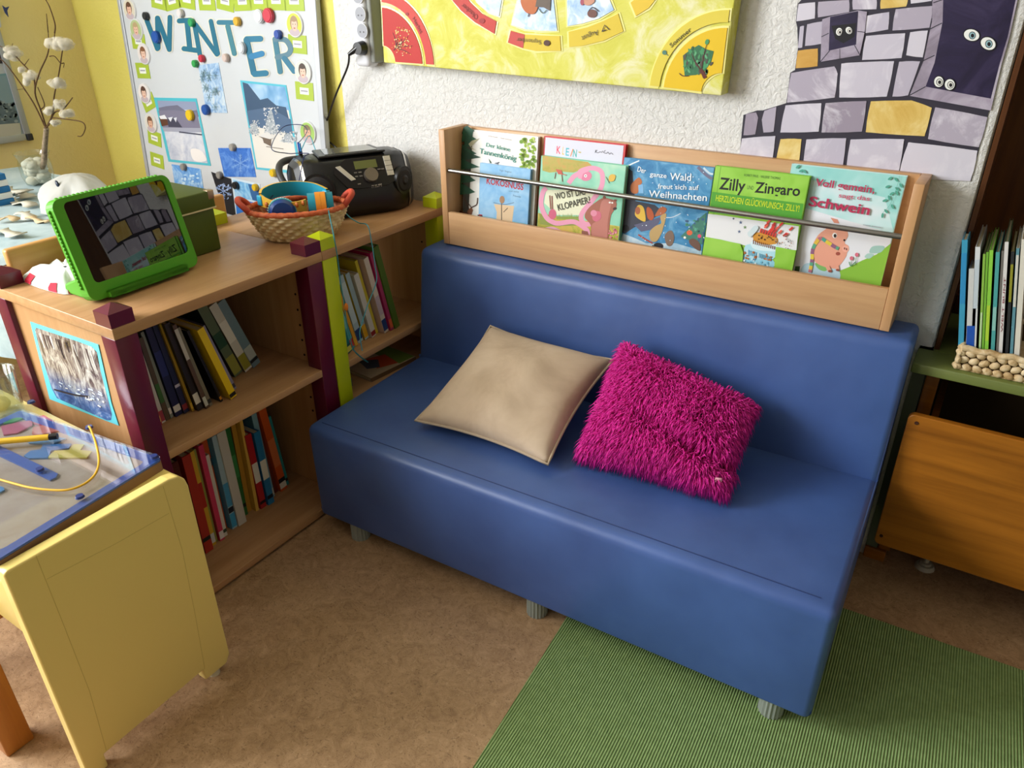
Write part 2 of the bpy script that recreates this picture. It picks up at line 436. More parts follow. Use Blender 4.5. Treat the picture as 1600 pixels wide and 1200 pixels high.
bc = thing('cushion', 'plain beige cushion with piped edge leaning on the blue sofa back', 'cushion', (.44, -.36, .31), 'cushions on the blue sofa')
mb = MB(); N = 36
for s in (1, -1):
    vs = [pt(-1+2*i/N, -1+2*j/N, s) for j in range(N+1) for i in range(N+1)]
    mb.add(vs, [(j*(N+1)+i, j*(N+1)+i+1, (j+1)*(N+1)+i+1, (j+1)*(N+1)+i) for j in range(N) for i in range(N)], BEIGE, True)
bmesh.ops.remove_doubles(mb.bm, verts=mb.bm.verts, dist=.0004); mb.build('cover', bc)
mb = MB(); edge = [pt(-1+2*k/16, -1, 1) for k in range(16)]+[pt(1, -1+2*k/16, 1) for k in range(16)]+[pt(1-2*k/16, 1, 1) for k in range(16)]+[pt(-1, 1-2*k/16, 1) for k in range(16)]
mb.tube(edge, .0034, P('#b8a68f', .85, .15), 8, False, True); mb.build('piping', bc)
# ---- shaggy one
PINK = base('magenta_pile', '#e0269c', .5, .4)[0]; PINKB = P('#86104f', .9, .1)
pc = thing('cushion', 'shaggy magenta pink cushion with long pile on the blue sofa', 'cushion', (.8, -.33, .31), 'cushions on the blue sofa')
cp = [(.655, -.432, .333), (.962, -.408, .335), (.952, -.222, .438), (.650, -.222, .505)]
def dent(u, v):
    d = (v+.25+.25*u); g = math.exp(-(d/.16)**2)*max(0, min(1, (u+.5)/.7))
    return .03*g
pt2, n2 = cushion_surface(cp, .052, pinch=.04, wob=.004, flat=.4, dent=dent)
mb = MB(); N = 28
for s in (1, -1):
    vs = [pt2(-1+2*i/N, -1+2*j/N, s) for j in range(N+1) for i in range(N+1)]
    mb.add(vs, [(j*(N+1)+i, j*(N+1)+i+1, (j+1)*(N+1)+i+1, (j+1)*(N+1)+i) for j in range(N) for i in range(N)], PINKB, True)
mb.build('cover', pc)
mb = MB(); rnd = random.Random(3); idx = mb.mi(PINK); vv = []; ff = []
down = Vector((0, -.6, -.8))
for k in range(12500):
    u = rnd.uniform(-1, 1); v = rnd.uniform(-1, 1)
    if rnd.random() < .2:
        if rnd.random() < .5: u = math.copysign(rnd.uniform(.9, 1), u)
        else: v = math.copysign(rnd.uniform(.9, 1), v)
    p = pt2(u, v, 1); e = .02
    du = pt2(min(1, u+e), v, 1)-pt2(max(-1, u-e), v, 1); dv = pt2(u, min(1, v+e), 1)-pt2(u, max(-1, v-e), 1)
    nn = du.cross(dv); nn = nn.normalized() if nn.length > 1e-9 else n2
    if nn.dot(n2) < 0: nn = -nn
    out = (du.normalized()*u**5*1.1+dv.normalized()*v**5*1.1)
    sw = Vector((math.sin(7*u+2)*.5, math.cos(6*v)*.3, 0))
    d = (nn*.55+out+down*.55+sw*.6+Vector((rnd.gauss(0, .35), rnd.gauss(0, .35), rnd.gauss(0, .35)))).normalized()
    L = rnd.uniform(.019, .033); w = rnd.uniform(.0010, .0016)
    sd = d.cross(nn+Vector((rnd.uniform(-1, 1), rnd.uniform(-1, 1), rnd.uniform(-1, 1)))).normalized(); th = d.cross(sd)
    m1 = p+d*L*.5+nn*.004; m2 = p+d*L+down*L*.3
    i = len(vv)
    vv += [p+sd*w, p-sd*w*.5+th*w*.85, p-sd*w*.5-th*w*.85, m1+sd*w, m1-sd*w*.5+th*w*.85, m1-sd*w*.5-th*w*.85, m2]
    for a in range(3): b = (a+1) % 3; ff += [(i+a, i+b, i+3+b, i+3+a), (i+3+a, i+3+b, i+6)]
mb.add([x if x.z > .311 else Vector((x.x, x.y, .311)) for x in vv], ff, PINK, True)
pile = mb.build('pile', pc); pile['kind'] = 'stuff'
mb = MB(); q = pt2(.93, -.86, 1)+n2*.012; mb.box((-.007, -.002, -.005), (.007, .002, .005), P('#e9a8b8', .7), .001, 1, Matrix.Translation(q) @ Matrix.Rotation(.4, 4, 'Z')); mb.build('care_tag', pc)

# ================================================================== SHELF UNITS (room divider)
UZ = .689; TT = .0225
def finial(cx, cy, m, s=.0235):
    mb = MB(); z0 = UZ+.0004; z1 = UZ+.027; z2 = UZ+.040
    b = [Vector((cx-s, cy-s, z0)), Vector((cx+s, cy-s, z0)), Vector((cx+s, cy+s, z0)), Vector((cx-s, cy+s, z0))]
    t = [Vector((v.x, v.y, z1)) for v in b]
    mb.add(b+t+[Vector((cx, cy, z2))], [(3, 2, 1, 0), (0, 1, 5, 4), (1, 2, 6, 5), (2, 3, 7, 6), (3, 0, 4, 7), (4, 5, 8), (5, 6, 8), (6, 7, 8), (7, 4, 8)], m)
    return mb
def unit(y0, y1, colm, mid, label, openback):
    u = thing('shelf_unit', label, 'shelf', (-.2, (y0+y1)/2, 0), 'beech shelf units forming the room divider')
    ps = .0225; x0, x1 = -.43, -.001
    mb = MB(); mb.box((x0, y0, UZ-TT), (.0, y1, UZ), BEECH_Y, .0018); mb.build('top_board', u)
    for px in (x0+ps+.002, -.0015-ps):
        for py in (y0+ps+.001, y1-ps-.001):
            mb = MB(); mb.box((px-ps, py-ps, 0), (px+ps, py+ps, UZ-TT), colm, .0015)
            p = mb.build('post', u)
            f = finial(px, py, colm).build('finial', p)
    for a in (y0+.011, y1-.011-.018):
        mb = MB(); mb.box((x0+.047, a, .007), (-.048, a+.018, UZ-TT), BEECH_Z); 
        hy = a-.0006 if a > (y0+y1)/2 else a+.0186
        for hx in (-.075, -.345):
            for k in range(13): mb.cyl((hx, hy-.0006, .1+.04*k), (hx, hy+.0006, .1+.04*k), .003, HOLE, n=8)
        mb.build('side_panel', u)
    for z in ((.007, .258, mid-.018) if openback else (.007, mid-.018)):
        mb = MB(); mb.box((x0+.02, y0+.030, z), (-.002, y1-.030, z+.018), BEECH_Y, .0012); mb.build('shelf_board', u)
    if not openback:
        mb = MB(); mb.box((x0+.016, y0+.03, .026), (x0+.019, y1-.03, UZ-TT), BEECH_Z); mb.build('back_panel', u)
    return u
unit(-1.008, -.4915, MAROON, .403, 'beech shelf unit with maroon posts beside the yellow bench', False)
unit(-.491, -.012, LIME, .390, 'beech shelf unit with lime green posts against the wall', True)

# ================================================================== BOOKS ON THE SHELVES
def book(name, label, cat, group, C, T, H, D, t, h, d, cover, spine=None, band=None, extra=None):
    """C: lowest spine corner; T thickness dir, H height dir, D depth dir (away from the viewer)"""
    C = Vector(C); T = Vector(T).normalized(); H = Vector(H).normalized(); D = Vector(D).normalized()
    e = thing(name, label, cat, C+T*t/2+D*d/2, group)
    def bx(mb, a, b, m):
        c = [C+T*x+H*z+D*y for x, y, z in ((a[0], a[1], a[2]), (b[0], a[1], a[2]), (b[0], b[1], a[2]), (a[0], b[1], a[2]), (a[0], a[1], b[2]), (b[0], a[1], b[2]), (b[0], b[1], b[2]), (a[0], b[1], b[2]))]
        mb.hexa(c, m)
    k = min(.0022, t*.2); mb = MB(); cm = P(cover, .35, .45); sm = P(spine or cover, .35, .45)
    bx(mb, (0, 0, 0), (k, d, h), cm); bx(mb, (t-k, 0, 0), (t, d, h), cm); bx(mb, (k, 0, 0), (t-k, k, h), sm)
    if spine: bx(mb, (0, -.0004, 0), (t, 0, h), sm)
    mb.build('cover', e)
    mb = MB(); bx(mb, (k, k, .003), (t-k, d-.004, h-.003), PAGES); mb.build('pages', e)
    for z0, z1, col in (band or []):
        mb = MB(); bx(mb, (.0004, -.0009, h*z0), (t-.0004, -.0004, h*z1), P(col, .4)); mb.build('spine_label', e)
    return e
def lean_row(rows, zfloor, group, where):
    prev = None
    for (y, x, lean, t, h, d, cov, sp, band, label) in rows:
        a = math.radians(lean); T = Vector((0, math.cos(a), math.sin(a))); H = Vector((0, -math.sin(a), math.cos(a)))
        C = Vector((x, y, zfloor+.0008)); 
        book('book', label, 'book', group, C, T, H, (-1, 0, 0), t, h, d, cov, sp, band)
K1 = [(.06, .1, '#e8e2d6')]; 
up = [  # y of lowest spine edge, x, lean, thickness, height, depth, cover, spine, labels
 (-.924, -.100, 2, .009, .172, .15, '#b03a2a', '#b8452f', [(.04, .16, '#d8b03a')], 'thin red book with yellow spine foot, first beside the maroon post'),
 (-.912, -.104, 3, .008, .180, .16, '#8e2f28', '#a23d30', [(.05, .13, '#e5c66a')], 'dark red book next to the thin red one on the upper shelf'),
 (-.9015, -.110, 4, .010, .215, .17, '#3a3632', '#c9c5bd', [(.02, .14, '#a33d4a')], 'tall pale grey spined book on the left of the upper shelf'),
 (-.889, -.112, 4, .010, .20, .17, '#4a3d30', '#5b4a38', [(.22, .45, '#3e6b34')], 'brown book with green patch low on its spine'),
 (-.877, -.113, 5, .007, .21, .17, '#6d7468', '#8a8f82', [(.05, .12, '#e8e2d6')], 'narrow grey green book beside the navy books'),
 (-.868, -.108, 5, .017, .222, .18, '#151a3c', '#191f4a', [(.05, .12, '#dcd8cf'), (.45, .72, '#2b3372')], 'thick navy blue book on the upper shelf'),
 (-.849, -.105, 6, .013, .222, .18, '#1b1d33', '#22264a', [(.04, .10, '#8e2f35'), (.3, .33, '#c8c2d8')], 'dark blue book with red foot right of the thick navy book'),
 (-.834, -.098, 7, .006, .22, .18, '#9d7c22', '#b48f2a', [(.03, .10, '#dfb93c')], 'narrow mustard yellow book beside the dark blue book'),
 (-.826, -.088, 8, .014, .22, .17, '#1a1512', '#241c17', [(.08, .2, '#d9d3c4'), (.02, .07, '#26262a')], 'black brown book with white library label near its foot'),
 (-.810, -.082, 9, .009, .215, .17, '#3c2a20', '#5a4334', [(.6, .95, '#c4bfb6'), (.03, .14, '#bfc2b4')], 'brown book with pale upper spine left of the large black book'),
 (-.7985, -.084, 10, .008, .205, .16, '#4b4438', '#77705c', [(.04, .09, '#23262a')], 'olive grey slim book touching the large black book'),
 (-.772, -.080, 13, .006, .195, .19, '#0b0b0d', '#0d0d10', [(.03, .07, '#d0861f')], 'large flat black book tilted open toward the room'),
 (-.752, -.070, 14, .017, .192, .17, '#d9b40e', '#e2c012', [(.02, .07, '#17171a')], 'bright yellow book leaning in the middle of the upper shelf'),
 (-.733, -.095, 15, .008, .185, .15, '#55504e', '#6d6a6a', [(.33, .5, '#c2593f')], 'grey book with orange mark just right of the yellow book'),
 (-.722, -.100, 15, .011, .182, .15, '#6c6680', '#8a84a0', [(.03, .09, '#3a3848')], 'lilac grey book leaning right of the yellow one'),
 (-.675, -.150, 17, .024, .205, .15, '#1d2a22', '#59684c', [(.03, .28, '#8f8f3c'), (.42, .62, '#1f4a33')], 'thick dark green book with olive spine near the shelf end'),
 (-.644, -.150, 18, .022, .20, .15, '#6d6752', '#c9c5ba', [(.03, .24, '#8e8a2c'), (.45, .75, '#dedad0')], 'white spined book with olive foot near the shelf end'),
 (-.618, -.152, 19, .024, .20, .15, '#7d8b92', '#6e8792', [(.07, .11, '#15181c'), (.12, .3, '#aab4ae')], 'grey blue book, last one leaning right on the upper shelf'),
]
lean_row(up, .403, 'books on the upper maroon shelf', 'up')
low = [
 (-.945, -.120, 1, .022, .26, .17, '#44382e', '#8f8a80', None, 'pale grey book half hidden behind the yellow bench corner'),
 (-.920, -.118, 1, .020, .275, .17, '#1e4a26', '#2c6b34', [(.30, .74, '#c8cbb8')], 'dark green book with long white spine label'),
 (-.897, -.118, 1, .018, .27, .17, '#4a1715', '#571b17', None, 'dark maroon brown book between the green and red books'),
 (-.876, -.112, 0, .022, .275, .18, '#a52a1c', '#b03022', [(.12, .16, '#20261e')], 'thick red book on the lower shelf'),
 (-.852, -.122, 0, .014, .27, .17, '#caa02a', '#d3a52c', [(.42, .68, '#b02c22'), (.03, .13, '#d0d0cc')], 'yellow book with red title block on the lower shelf'),
 (-.836, -.128, 0, .007, .268, .17, '#8a8a34', '#9a9c4a', None, 'olive slim book between yellow and pink spines'),
 (-.827, -.120, 0, .013, .275, .17, '#c03052', '#cf3a5e', [(.02, .1, '#e8e0dc')], 'tall pink red book on the lower shelf'),
 (-.812, -.126, 0, .011, .238, .17, '#cfc7b8', '#d8d0c2', [(.05, .09, '#3c4c3c')], 'short cream book beside the pink red one'),
 (-.799, -.150, 0, .016, .262, .15, '#b8701f', '#c4541f', [(.72, .8, '#23405a')], 'orange book with dark blue band'),
 (-.781, -.132, 0, .015, .272, .17, '#4b9bc4', '#9fb9c4', [(.18, .24, '#152030'), (.02, .17, '#3f9ac8'), (.25, .5, '#4b97c2')], 'light blue book with dark band low on its spine'),
 (-.764, -.128, 1, .024, .275, .17, '#c9c4ba', '#c4bfb6', None, 'thick white grey book in the middle of the lower shelf'),
 (-.735, -.150, 0, .018, .262, .15, '#1f5a2a', '#2a6b32', [(.1, .14, '#14241a'), (.45, .7, '#3f8a48')], 'green book right of the thick white grey book'),
 (-.714, -.155, -1, .013, .285, .15, '#9a6b22', '#b3842e', None, 'ochre brown book right of the green spine'),
 (-.699, -.140, -1, .009, .285, .16, '#c39a3a', '#d6ad50', None, 'narrow pale yellow book left of the red label book'),
 (-.686, -.136, 1, .018, .225, .17, '#a01c1e', '#b0242a', [(.36, .62, '#e0dcd2'), (.06, .1, '#2a1416')], 'red book with white spine label on the lower shelf'),
 (-.664, -.132, 1, .019, .222, .17, '#1d5f94', '#2a77ac', [(.36, .62, '#e0dcd2'), (.08, .13, '#10202e')], 'blue book with white spine label on the lower shelf'),
 (-.642, -.150, 2, .015, .285, .15, '#3f6f8c', '#7fa6b8', [(.03, .1, '#c8c4ba')], 'tall pale blue book right of the blue labelled book'),
 (-.618, -.160, 4, .010, .28, .14, '#5a2418', '#6b2a1c', None, 'thin brown red book behind the orange book'),
 (-.605, -.150, 5, .022, .27, .15, '#c2501c', '#cf5a22', [(.3, .62, '#d87848'), (.03, .1, '#e0dcd2'), (.1, .15, '#1c1c1e')], 'orange red book leaning near the sofa end of the shelf'),
 (-.578, -.160, 5, .010, .225, .14, '#25868c', '#2f9aa0', [(.06, .1, '#1c1c1e')], 'teal slim book, last on the lower maroon shelf'),
]
lean_row(low, .025, 'books on the lower maroon shelf', 'low')
lime_rows = [
 (-.437, -.032, 12, .008, .22, .20, '#c9b896', '#d9cdb4', None, 'cream backed thin book leaning next to the lime post'),
 (-.424, -.030, 13, .022, .215, .20, '#0f4a52', '#125a62', [(.02, .1, '#d8cf5a'), (.14, .7, '#1b7a80')], 'dark teal book on the lime shelf'),
 (-.396, -.040, 14, .015, .25, .19, '#3b96a8', '#56aab0', [(.03, .14, '#c03a3a'), (.3, .6, '#7cc4c0')], 'light turquoise book right of the dark teal book'),
 (-.374, -.046, 14, .011, .275, .18, '#c88a20', '#dca63a', [(.1, .85, '#d99a2e')], 'golden yellow tall book on the lime shelf'),
 (-.356, -.052, 13, .019, .235, .17, '#7fa0b8', '#a8bcc4', [(.04, .2, '#1f3f7a'), (.3, .9, '#bcccd0')], 'pale blue book with dark blue foot'),
 (-.330, -.052, 13, .015, .235, .17, '#d0a822', '#9fb4bc', [(.03, .22, '#d9a41e')], 'grey blue book with yellow foot beside the pale blue one'),
 (-.309, -.046, 13, .017, .225, .17, '#c9c4ba', '#cfcbc4', [(.02, .09, '#8e1f2a')], 'white grey book with dark red foot'),
 (-.285, -.054, 13, .010, .262, .17, '#c8b428', '#d6c43c', None, 'thin lemon yellow book behind the white grey book'),
 (-.270, -.036, 13, .017, .288, .23, '#c9a8a0', '#d6c8bc', [(.03, .18, '#24407c'), (.25, .5, '#c4b0bc')], 'large pinkish white picture book leaning in the lime shelf'),
 (-.246, -.034, 13, .012, .30, .24, '#c4246a', '#a83a62', [(.03, .14, '#d0603a')], 'large bright pink picture book behind the pinkish white one'),
 (-.230, -.032, 13, .019, .315, .25, '#5f8a2e', '#55702a', None, 'largest green picture book, rightmost in the lime shelf'),
]
lime_rows = [(y-.0, x, l, t, h*.8 if h > .28 else h*.86, d, c, s, b, lb) for (y, x, l, t, h, d, c, s, b, lb) in lime_rows]
lean_row(lime_rows, .390, 'books on the lime shelf', 'lime')
# books lying on a box board low in the lime shelf
def flat_book(c, ang, w, l, t, cov, label, group, art=None):
    a = math.radians(ang); u = Vector((math.cos(a), math.sin(a), 0)); v = Vector((-math.sin(a), math.cos(a), 0))
    return book('book', label, 'book', group, Vector(c), (0, 0, 1), v, u, t, l, w, cov)
b1 = book('book', 'picture book with green and orange cover lying flat under the lime shelf', 'book', 'books lying flat in the lime shelf', (-.030, -.345, .2765), (0, 0, 1), (.1, 1, 0), (-1, .1, 0), .012, .17, .14, '#b9a58a', '#6a5038')
a = Art(Plane((-.03, -.345, .2885), (.1, 1, 0), (-1, .1, 0)))
a.uvpoly([(.11, .004), (.168, .004), (.168, .138), (.11, .138)], '#6f8a3a'); a.uvpoly([(.05, .03), (.11, .01), (.125, .08), (.07, .1)], '#c8502c'); a.uvpoly([(.03, .05), (.06, .03), (.09, .07), (.05, .11)], '#4a5064'); a.build('cover_art', b1)
book('book', 'thin grey blue book lying by the lime post foot', 'book', 'books lying flat in the lime shelf', (-.06, -.447, .2765), (0, 0, 1), (0, 1, 0), (-1, 0, 0), .022, .06, .12, '#7c9098', '#5b6468')

# ---- painting on the end of the maroon unit
EP = Plane((0, -.9975, 0), (1, 0, 0), (0, 0, 1)); k = crop(30, 480, 1/6)
pw = thing('picture', 'laminated winter forest painting with turquoise border on the shelf end', 'picture', EP.w(-.22, .53))
def flatcard(pl, pts, m, name, parent, th=.0012):
    mb = MB(); mb.prism([pl.w(*pl.uv(q), 0) for q in pts], pl.n*th, m); return mb.build(name, parent)
out = [k(107, 135), k(745, 350), k(775, 480), k(870, 900), k(938, 1108), k(290, 860)]
flatcard(EP, out, P('#63cfe0', .25, .5), 'border', pw)
pm = bpy.data.materials.new('painted_forest'); pm.use_nodes = True; N_ = pm.node_tree.nodes; L_ = pm.node_tree.links; b_ = N_['Principled BSDF']; b_.inputs['Roughness'].default_value = .22
v_ = coords(N_, L_, (46, 1, 17)); f1 = noise(N_, L_, v_, 1, 6, .7, 1.5)
top_ = ramp(N_, L_, f1, [(.36, '#2c1a24'), (.45, '#6a5a62'), (.55, '#a9a29c'), (.68, '#d4d2d0')])
v2_ = coords(N_, L_, (22, 1, 30)); f2 = noise(N_, L_, v2_, 1, 6, .7, 1)
bot_ = ramp(N_, L_, f2, [(.34, '#2b4d86'), (.5, '#4a74b4'), (.66, '#a9c2de')])
tc = N_.new('ShaderNodeTexCoord'); sx = N_.new('ShaderNodeSeparateXYZ'); L_.new(tc.outputs['Object'], sx.inputs[0])
ad = N_.new('ShaderNodeMath'); ad.operation = 'MULTIPLY_ADD'; ad.inputs[1].default_value = 14; ad.inputs[2].default_value = .55; L_.new(sx.outputs['Z'], ad.inputs[0])
ad2 = N_.new('ShaderNodeMath'); ad2.operation = 'MULTIPLY_ADD'; ad2.use_clamp = True; ad2.inputs[1].default_value = .8; L_.new(f2, ad2.inputs[0]); L_.new(ad.outputs[0], ad2.inputs[2])
mx_ = N_.new('ShaderNodeMix'); mx_.data_type = 'RGBA'; L_.new(ad2.outputs[0], mx_.inputs[0]); L_.new(bot_, mx_.inputs[6]); L_.new(top_, mx_.inputs[7]); L_.new(mx_.outputs[2], b_.inputs['Base Color'])
a = Art(EP, .0014); a.poly([k(165, 190), k(560, 320), k(690, 370), k(735, 420), k(770, 600), k(875, 1000), k(868, 1055), k(830, 1058), k(360, 850), k(310, 760), k(200, 400), k(155, 215)], pm)
rr = random.Random(5)
for i in range(16):
    x = rr.uniform(.05, .95); top = (170+560*x+rr.uniform(-8, 8), 200+190*x+30); ln = rr.uniform(90, 260)
    a.line([k(*top), k(top[0]+ln*.17, top[1]+ln*.55), k(top[0]+ln*.34, top[1]+ln)], rr.uniform(1.0, 2.6), rr.choice(['#2a1820', '#4a3438', '#6e5a5c', '#d8d2cc']), taper=.4)
for i in range(22):
    x = rr.uniform(340, 830); y = rr.uniform(640, 800)+(x-340)*.3; a.line([k(x, y), k(x+rr.uniform(10, 45), y+rr.uniform(5, 22))], rr.uniform(.8, 2.2), rr.choice(['#dfe6ee', '#c9d6e6', '#f0ece2']))
a.line([k(340, 765), k(470, 800), k(560, 820), k(660, 830)], 2.4, '#2c2430'); a.build('painted_sheet', pw)

# ================================================================== THINGS ON THE DIVIDER
def boxpts(pl, pts): return [pl.w(*pl.uv(q)) for q in pts]
# ---- tablet in green case
tb = math.atan2(.046, .2); TP = Plane((-.133, -.973, UZ+.0062), (-.05, 1, 0), (-math.sin(tb), 0, math.cos(tb)))
tab = thing('tablet', 'dark tablet in a chunky green foam case standing on the divider', 'tablet', (-.16, -.84, UZ))
CASE = P('#4f9e1c', .5, .35)
k = crop(60, 250, 300/1440)
o2 = [TP.uv(q) for q in (k(385, 1120), k(1215, 840), k(985, 105), k(112, 290))]
u0 = (o2[0].x+o2[3].x)/2; u1 = (o2[1].x+o2[2].x)/2; v0 = 0.001; v1 = (o2[2].y+o2[3].y)/2
print('tablet', u0, u1, v1, [tuple(q) for q in o2])
def rrect(u0, v0, u1, v1, r, n=5):
    pts = []
    for cx, cy, a0 in ((u1-r, v1-r, 0), (u0+r, v1-r, 90), (u0+r, v0+r, 180), (u1-r, v0+r, 270)):
        for i in range(n+1): t = math.radians(a0+90*i/n); pts.append((cx+r*math.cos(t), cy+r*math.sin(t)))
    return pts
outer = rrect(u0, v0, u1, v1, .018); 
# gentle scallops along the rim
sc_ = [TP.uv(q) for q in (k(190, 325), k(940, 140), k(1125, 690), k(425, 935))]
iu0 = (sc_[0].x+sc_[3].x)/2; iu1 = (sc_[1].x+sc_[2].x)/2; iv1 = (sc_[0].y+sc_[1].y)/2; iv0 = (sc_[2].y+sc_[3].y)/2
inner = rrect(iu0, iv0, iu1, iv1, .010)
mb = MB(); n = len(outer); TH = .026
f0 = [TP.w(u, v, 0) for u, v in outer]; fi = [TP.w(u, v, 0) for u, v in inner]; fb = [TP.w(u, v, -TH) for u, v in outer]; fii = [TP.w(u, v, -.004) for u, v in inner]
mb.add(f0+fi+fb+fii, [(i, (i+1) % n, n+(i+1) % n, n+i) for i in range(n)]+[(i, (i+1) % n, 2*n+(i+1) % n, 2*n+i) for i in range(n)]+[(n+i, n+(i+1) % n, 3*n+(i+1) % n, 3*n+i) for i in range(n)]+[tuple(range(2*n, 3*n))], CASE)
for i in range(22):
    v = v0+.03+(v1-v0-.05)*i/21
    mb.ball(TP.w(u0-.0005, v, -.012), (.003, .005, .0048), CASE, 1); 
for i in range(26):
    u = u0+.02+(u1-u0-.04)*i/25
    mb.ball(TP.w(u, v1, -.012), (.006, .0048, .003), CASE, 1)
mb.build('case', tab, (('BEVEL', dict(width=.003, segments=2, limit_method='ANGLE')),))
SCREEN = base('black_glass', '#08090b', .015, 1.0)[0]; SCREEN.node_tree.nodes['Principled BSDF'].inputs['IOR'].default_value = 1.55
mb = MB(); mb.face([TP.w(u, v, -.003) for u, v in inner], SCREEN); mb.build('screen', tab)
hq = [TP.uv(q) for q in (k(525, 1060), k(1105, 850), k(1105, 795), k(525, 990))]
mb = MB(); hu0, hu1 = (hq[0].x+hq[3].x)/2, (hq[1].x+hq[2].x)/2; hv0, hv1 = .003, (hq[2].y+hq[3].y)/2
p = rrect(hu0, hv0, hu1, hv1, .008); mb.prism([TP.w(u, v, 0) for u, v in p], TP.n*.012, CASE)
mb.build('handle', tab, (('BEVEL', dict(width=.002, segments=2)),))
mb = MB()
for uu in (u0+.012, u1-.045):
    mb.prism([TP.w(uu, .002, -TH+.002), TP.w(uu, .05, -TH+.002), Vector((TP.w(uu, 0, 0).x-.11, TP.w(uu, 0, 0).y, UZ+.02)), Vector((TP.w(uu, 0, 0).x-.115, TP.w(uu, 0, 0).y, UZ+.001))], (0, .022, 0), CASE)
mb.build('stand', tab, (('BEVEL', dict(width=.004, segments=2)),))

# ---- green storage box
GB = P('#4c5a1f', .55, .3)
gb = thing('storage_box', 'olive green lidded cardboard box with metal corners behind the tablet', 'box', (-.31, -.70, UZ))
mb = MB(); mb.box((-.40, -.80, UZ+.0005), (-.2145, -.598, UZ+.098), GB, .003); mb.build('body', gb)
mb = MB(); mb.box((-.404, -.804, UZ+.0985), (-.2105, -.594, UZ+.137), GB, .003); mb.box((-.2108, -.802, UZ+.0975), (-.2098, -.5935, UZ+.1008), P('#d8c9a4', .7)); mb.build('lid', gb)
for cx, cy in ((-.2105, -.594), (-.2105, -.804), (-.404, -.594)):
    mb = MB(); sx_ = 1 if cx > -.3 else -1; sy_ = 1 if cy > -.7 else -1
    mb.box((cx-sx_*.016, cy-sy_*.016, UZ+.118), (cx+sx_*.0008, cy+sy_*.0008, UZ+.1382), P('#a9927a', .35, .5, .9), .002); mb.build('corner_guard', gb)
# ---- striped pouch
mp = MB(); mpl = thing('pouch', 'small white cloth pouch with red striped edge lying behind the tablet', 'pouch', (-.30, -.92, UZ))
po = [(35, 437), (100, 460), (131, 447), (150, 430), (140, 418), (110, 414), (80, 417)]
cpt = [Z(q, UZ+.0015) for q in po]; cen = sum(cpt, Vector((0, 0, 0)))/len(cpt); ring = spline(cpt, 6, True)
WHT = P('#dfe5e2', .85, .15)
rows = [(1, 0.0), (.97, .006), (.82, .014), (.6, .02), (.3, .022), (.05, .021)]; vs = []
for s_, z_ in rows:
    for i, p in enumerate(ring): q = cen+(p-cen)*s_; vs.append(Vector((q.x, q.y, q.z+z_*(1+.25*math.sin(i*1.3)*(.3 < s_ < .9)))))
n = len(ring); mp.add(vs, [(a*n+i, a*n+(i+1) % n, (a+1)*n+(i+1) % n, (a+1)*n+i) for a in range(len(rows)-1) for i in range(n)], WHT, True)
mp.add(vs[:n], [tuple(range(n))[::-1]], WHT); mp.build('cloth', mpl)
mp = MB()
for i in range(0, n-1):
    if (i % 3 != 0) and i < n*.62 and i % 3 == 1:
        A = vs[i]; B = vs[i+1]; C2 = vs[2*n+i+1]; D2 = vs[2*n+i]; nn = Vector((0, 0, .0012))+((A-cen).normalized()*.001)
        mp.face([A+nn, B+nn, vs[n+i+1]+nn, vs[n+i]+nn], P('#c01f38', .8)); mp.face([vs[n+i]+nn, vs[n+i+1]+nn, C2+nn, D2+nn], P('#c01f38', .8))
mp.build('red_stripes', mpl)

# ---- boombox
ba = math.radians(62); BC = Vector((-.193, -.176, UZ+.0005)); BA = Vector((math.cos(ba), math.sin(ba), 0)); BN = Vector((math.sin(ba), -math.cos(ba), 0))
def B(s_, d_, h_): return BC+BA*s_+BN*d_+Vector((0, 0, h_))
boom = thing('boombox', 'black portable stereo with disc lid on the lime shelf unit', 'radio', BC)
HL = .158; GLOSS = P('#0e0e10', .3, .5); GREYP = P('#3b3b3d', .45); TOPG = P('#29292b', .3, .5)
def FD(s_):
    t = abs(s_)/HL; return .098 if t < .45 else .098-.052*((t-.45)/.55)**1.9
def sect(s_):
    t = abs(s_)/HL; f = FD(s_); bk = .07-.02*max(0, (t-.6)/.4)**2
    sh = 1-.16*max(0, (t-.72)/.28)**2; lo = .012*max(0, (t-.72)/.28)**2
    H = .150*sh
    return [(-bk*.9, lo), (f*.80, lo), (f*.97, lo+.02), (f, .055), (f*.93, .088), (f*.60, .142*sh), (f*.42, H), (-bk*.5, H), (-bk, H*.8), (-bk, .03)]
mb = MB(); ss = [-HL+.004]+[-HL+2*HL*i/26 for i in range(1, 26)]+[HL-.004]; vs = []; nS = 10
for s_ in ss: vs += [B(s_, d_, h_) for d_, h_ in sect(s_)]
L = len(ss)
mb.add(vs, [(a*nS+i, a*nS+(i+1) % nS, (a+1)*nS+(i+1) % nS, (a+1)*nS+i) for a in range(L-1) for i in range(nS)], GLOSS, True)
for a_ in (0, L-1):
    s_ = ss[a_]; c = B(s_+(-.012 if a_ == 0 else .012), .005, .07); mb.add(vs[a_*nS:a_*nS+nS]+[c], [(i, (i+1) % nS, nS) for i in range(nS)], GLOSS, True)
mb.build('body', boom, (('BEVEL', dict(width=.004, segments=2, limit_method='ANGLE', angle_limit=.5)),))
for sg in (-1, 1):
    mb = MB()   # grey end cheeks
    for a_, b_2, m_ in ((.86, .90, CHROME), (.90, .985, GREYP)):
        vs = []
        for s_ in (sg*HL*a_, sg*HL*b_2):
            c = (0.0, .07)
            vs += [B(s_, c[0]+(d_-c[0])*1.025, c[1]+(h_-c[1])*1.02) for d_, h_ in sect(s_)]
        mb.add(vs, [(i, (i+1) % nS, nS+(i+1) % nS, nS+i) for i in range(nS)], m_, True)
    mb.build('end_trim', boom)
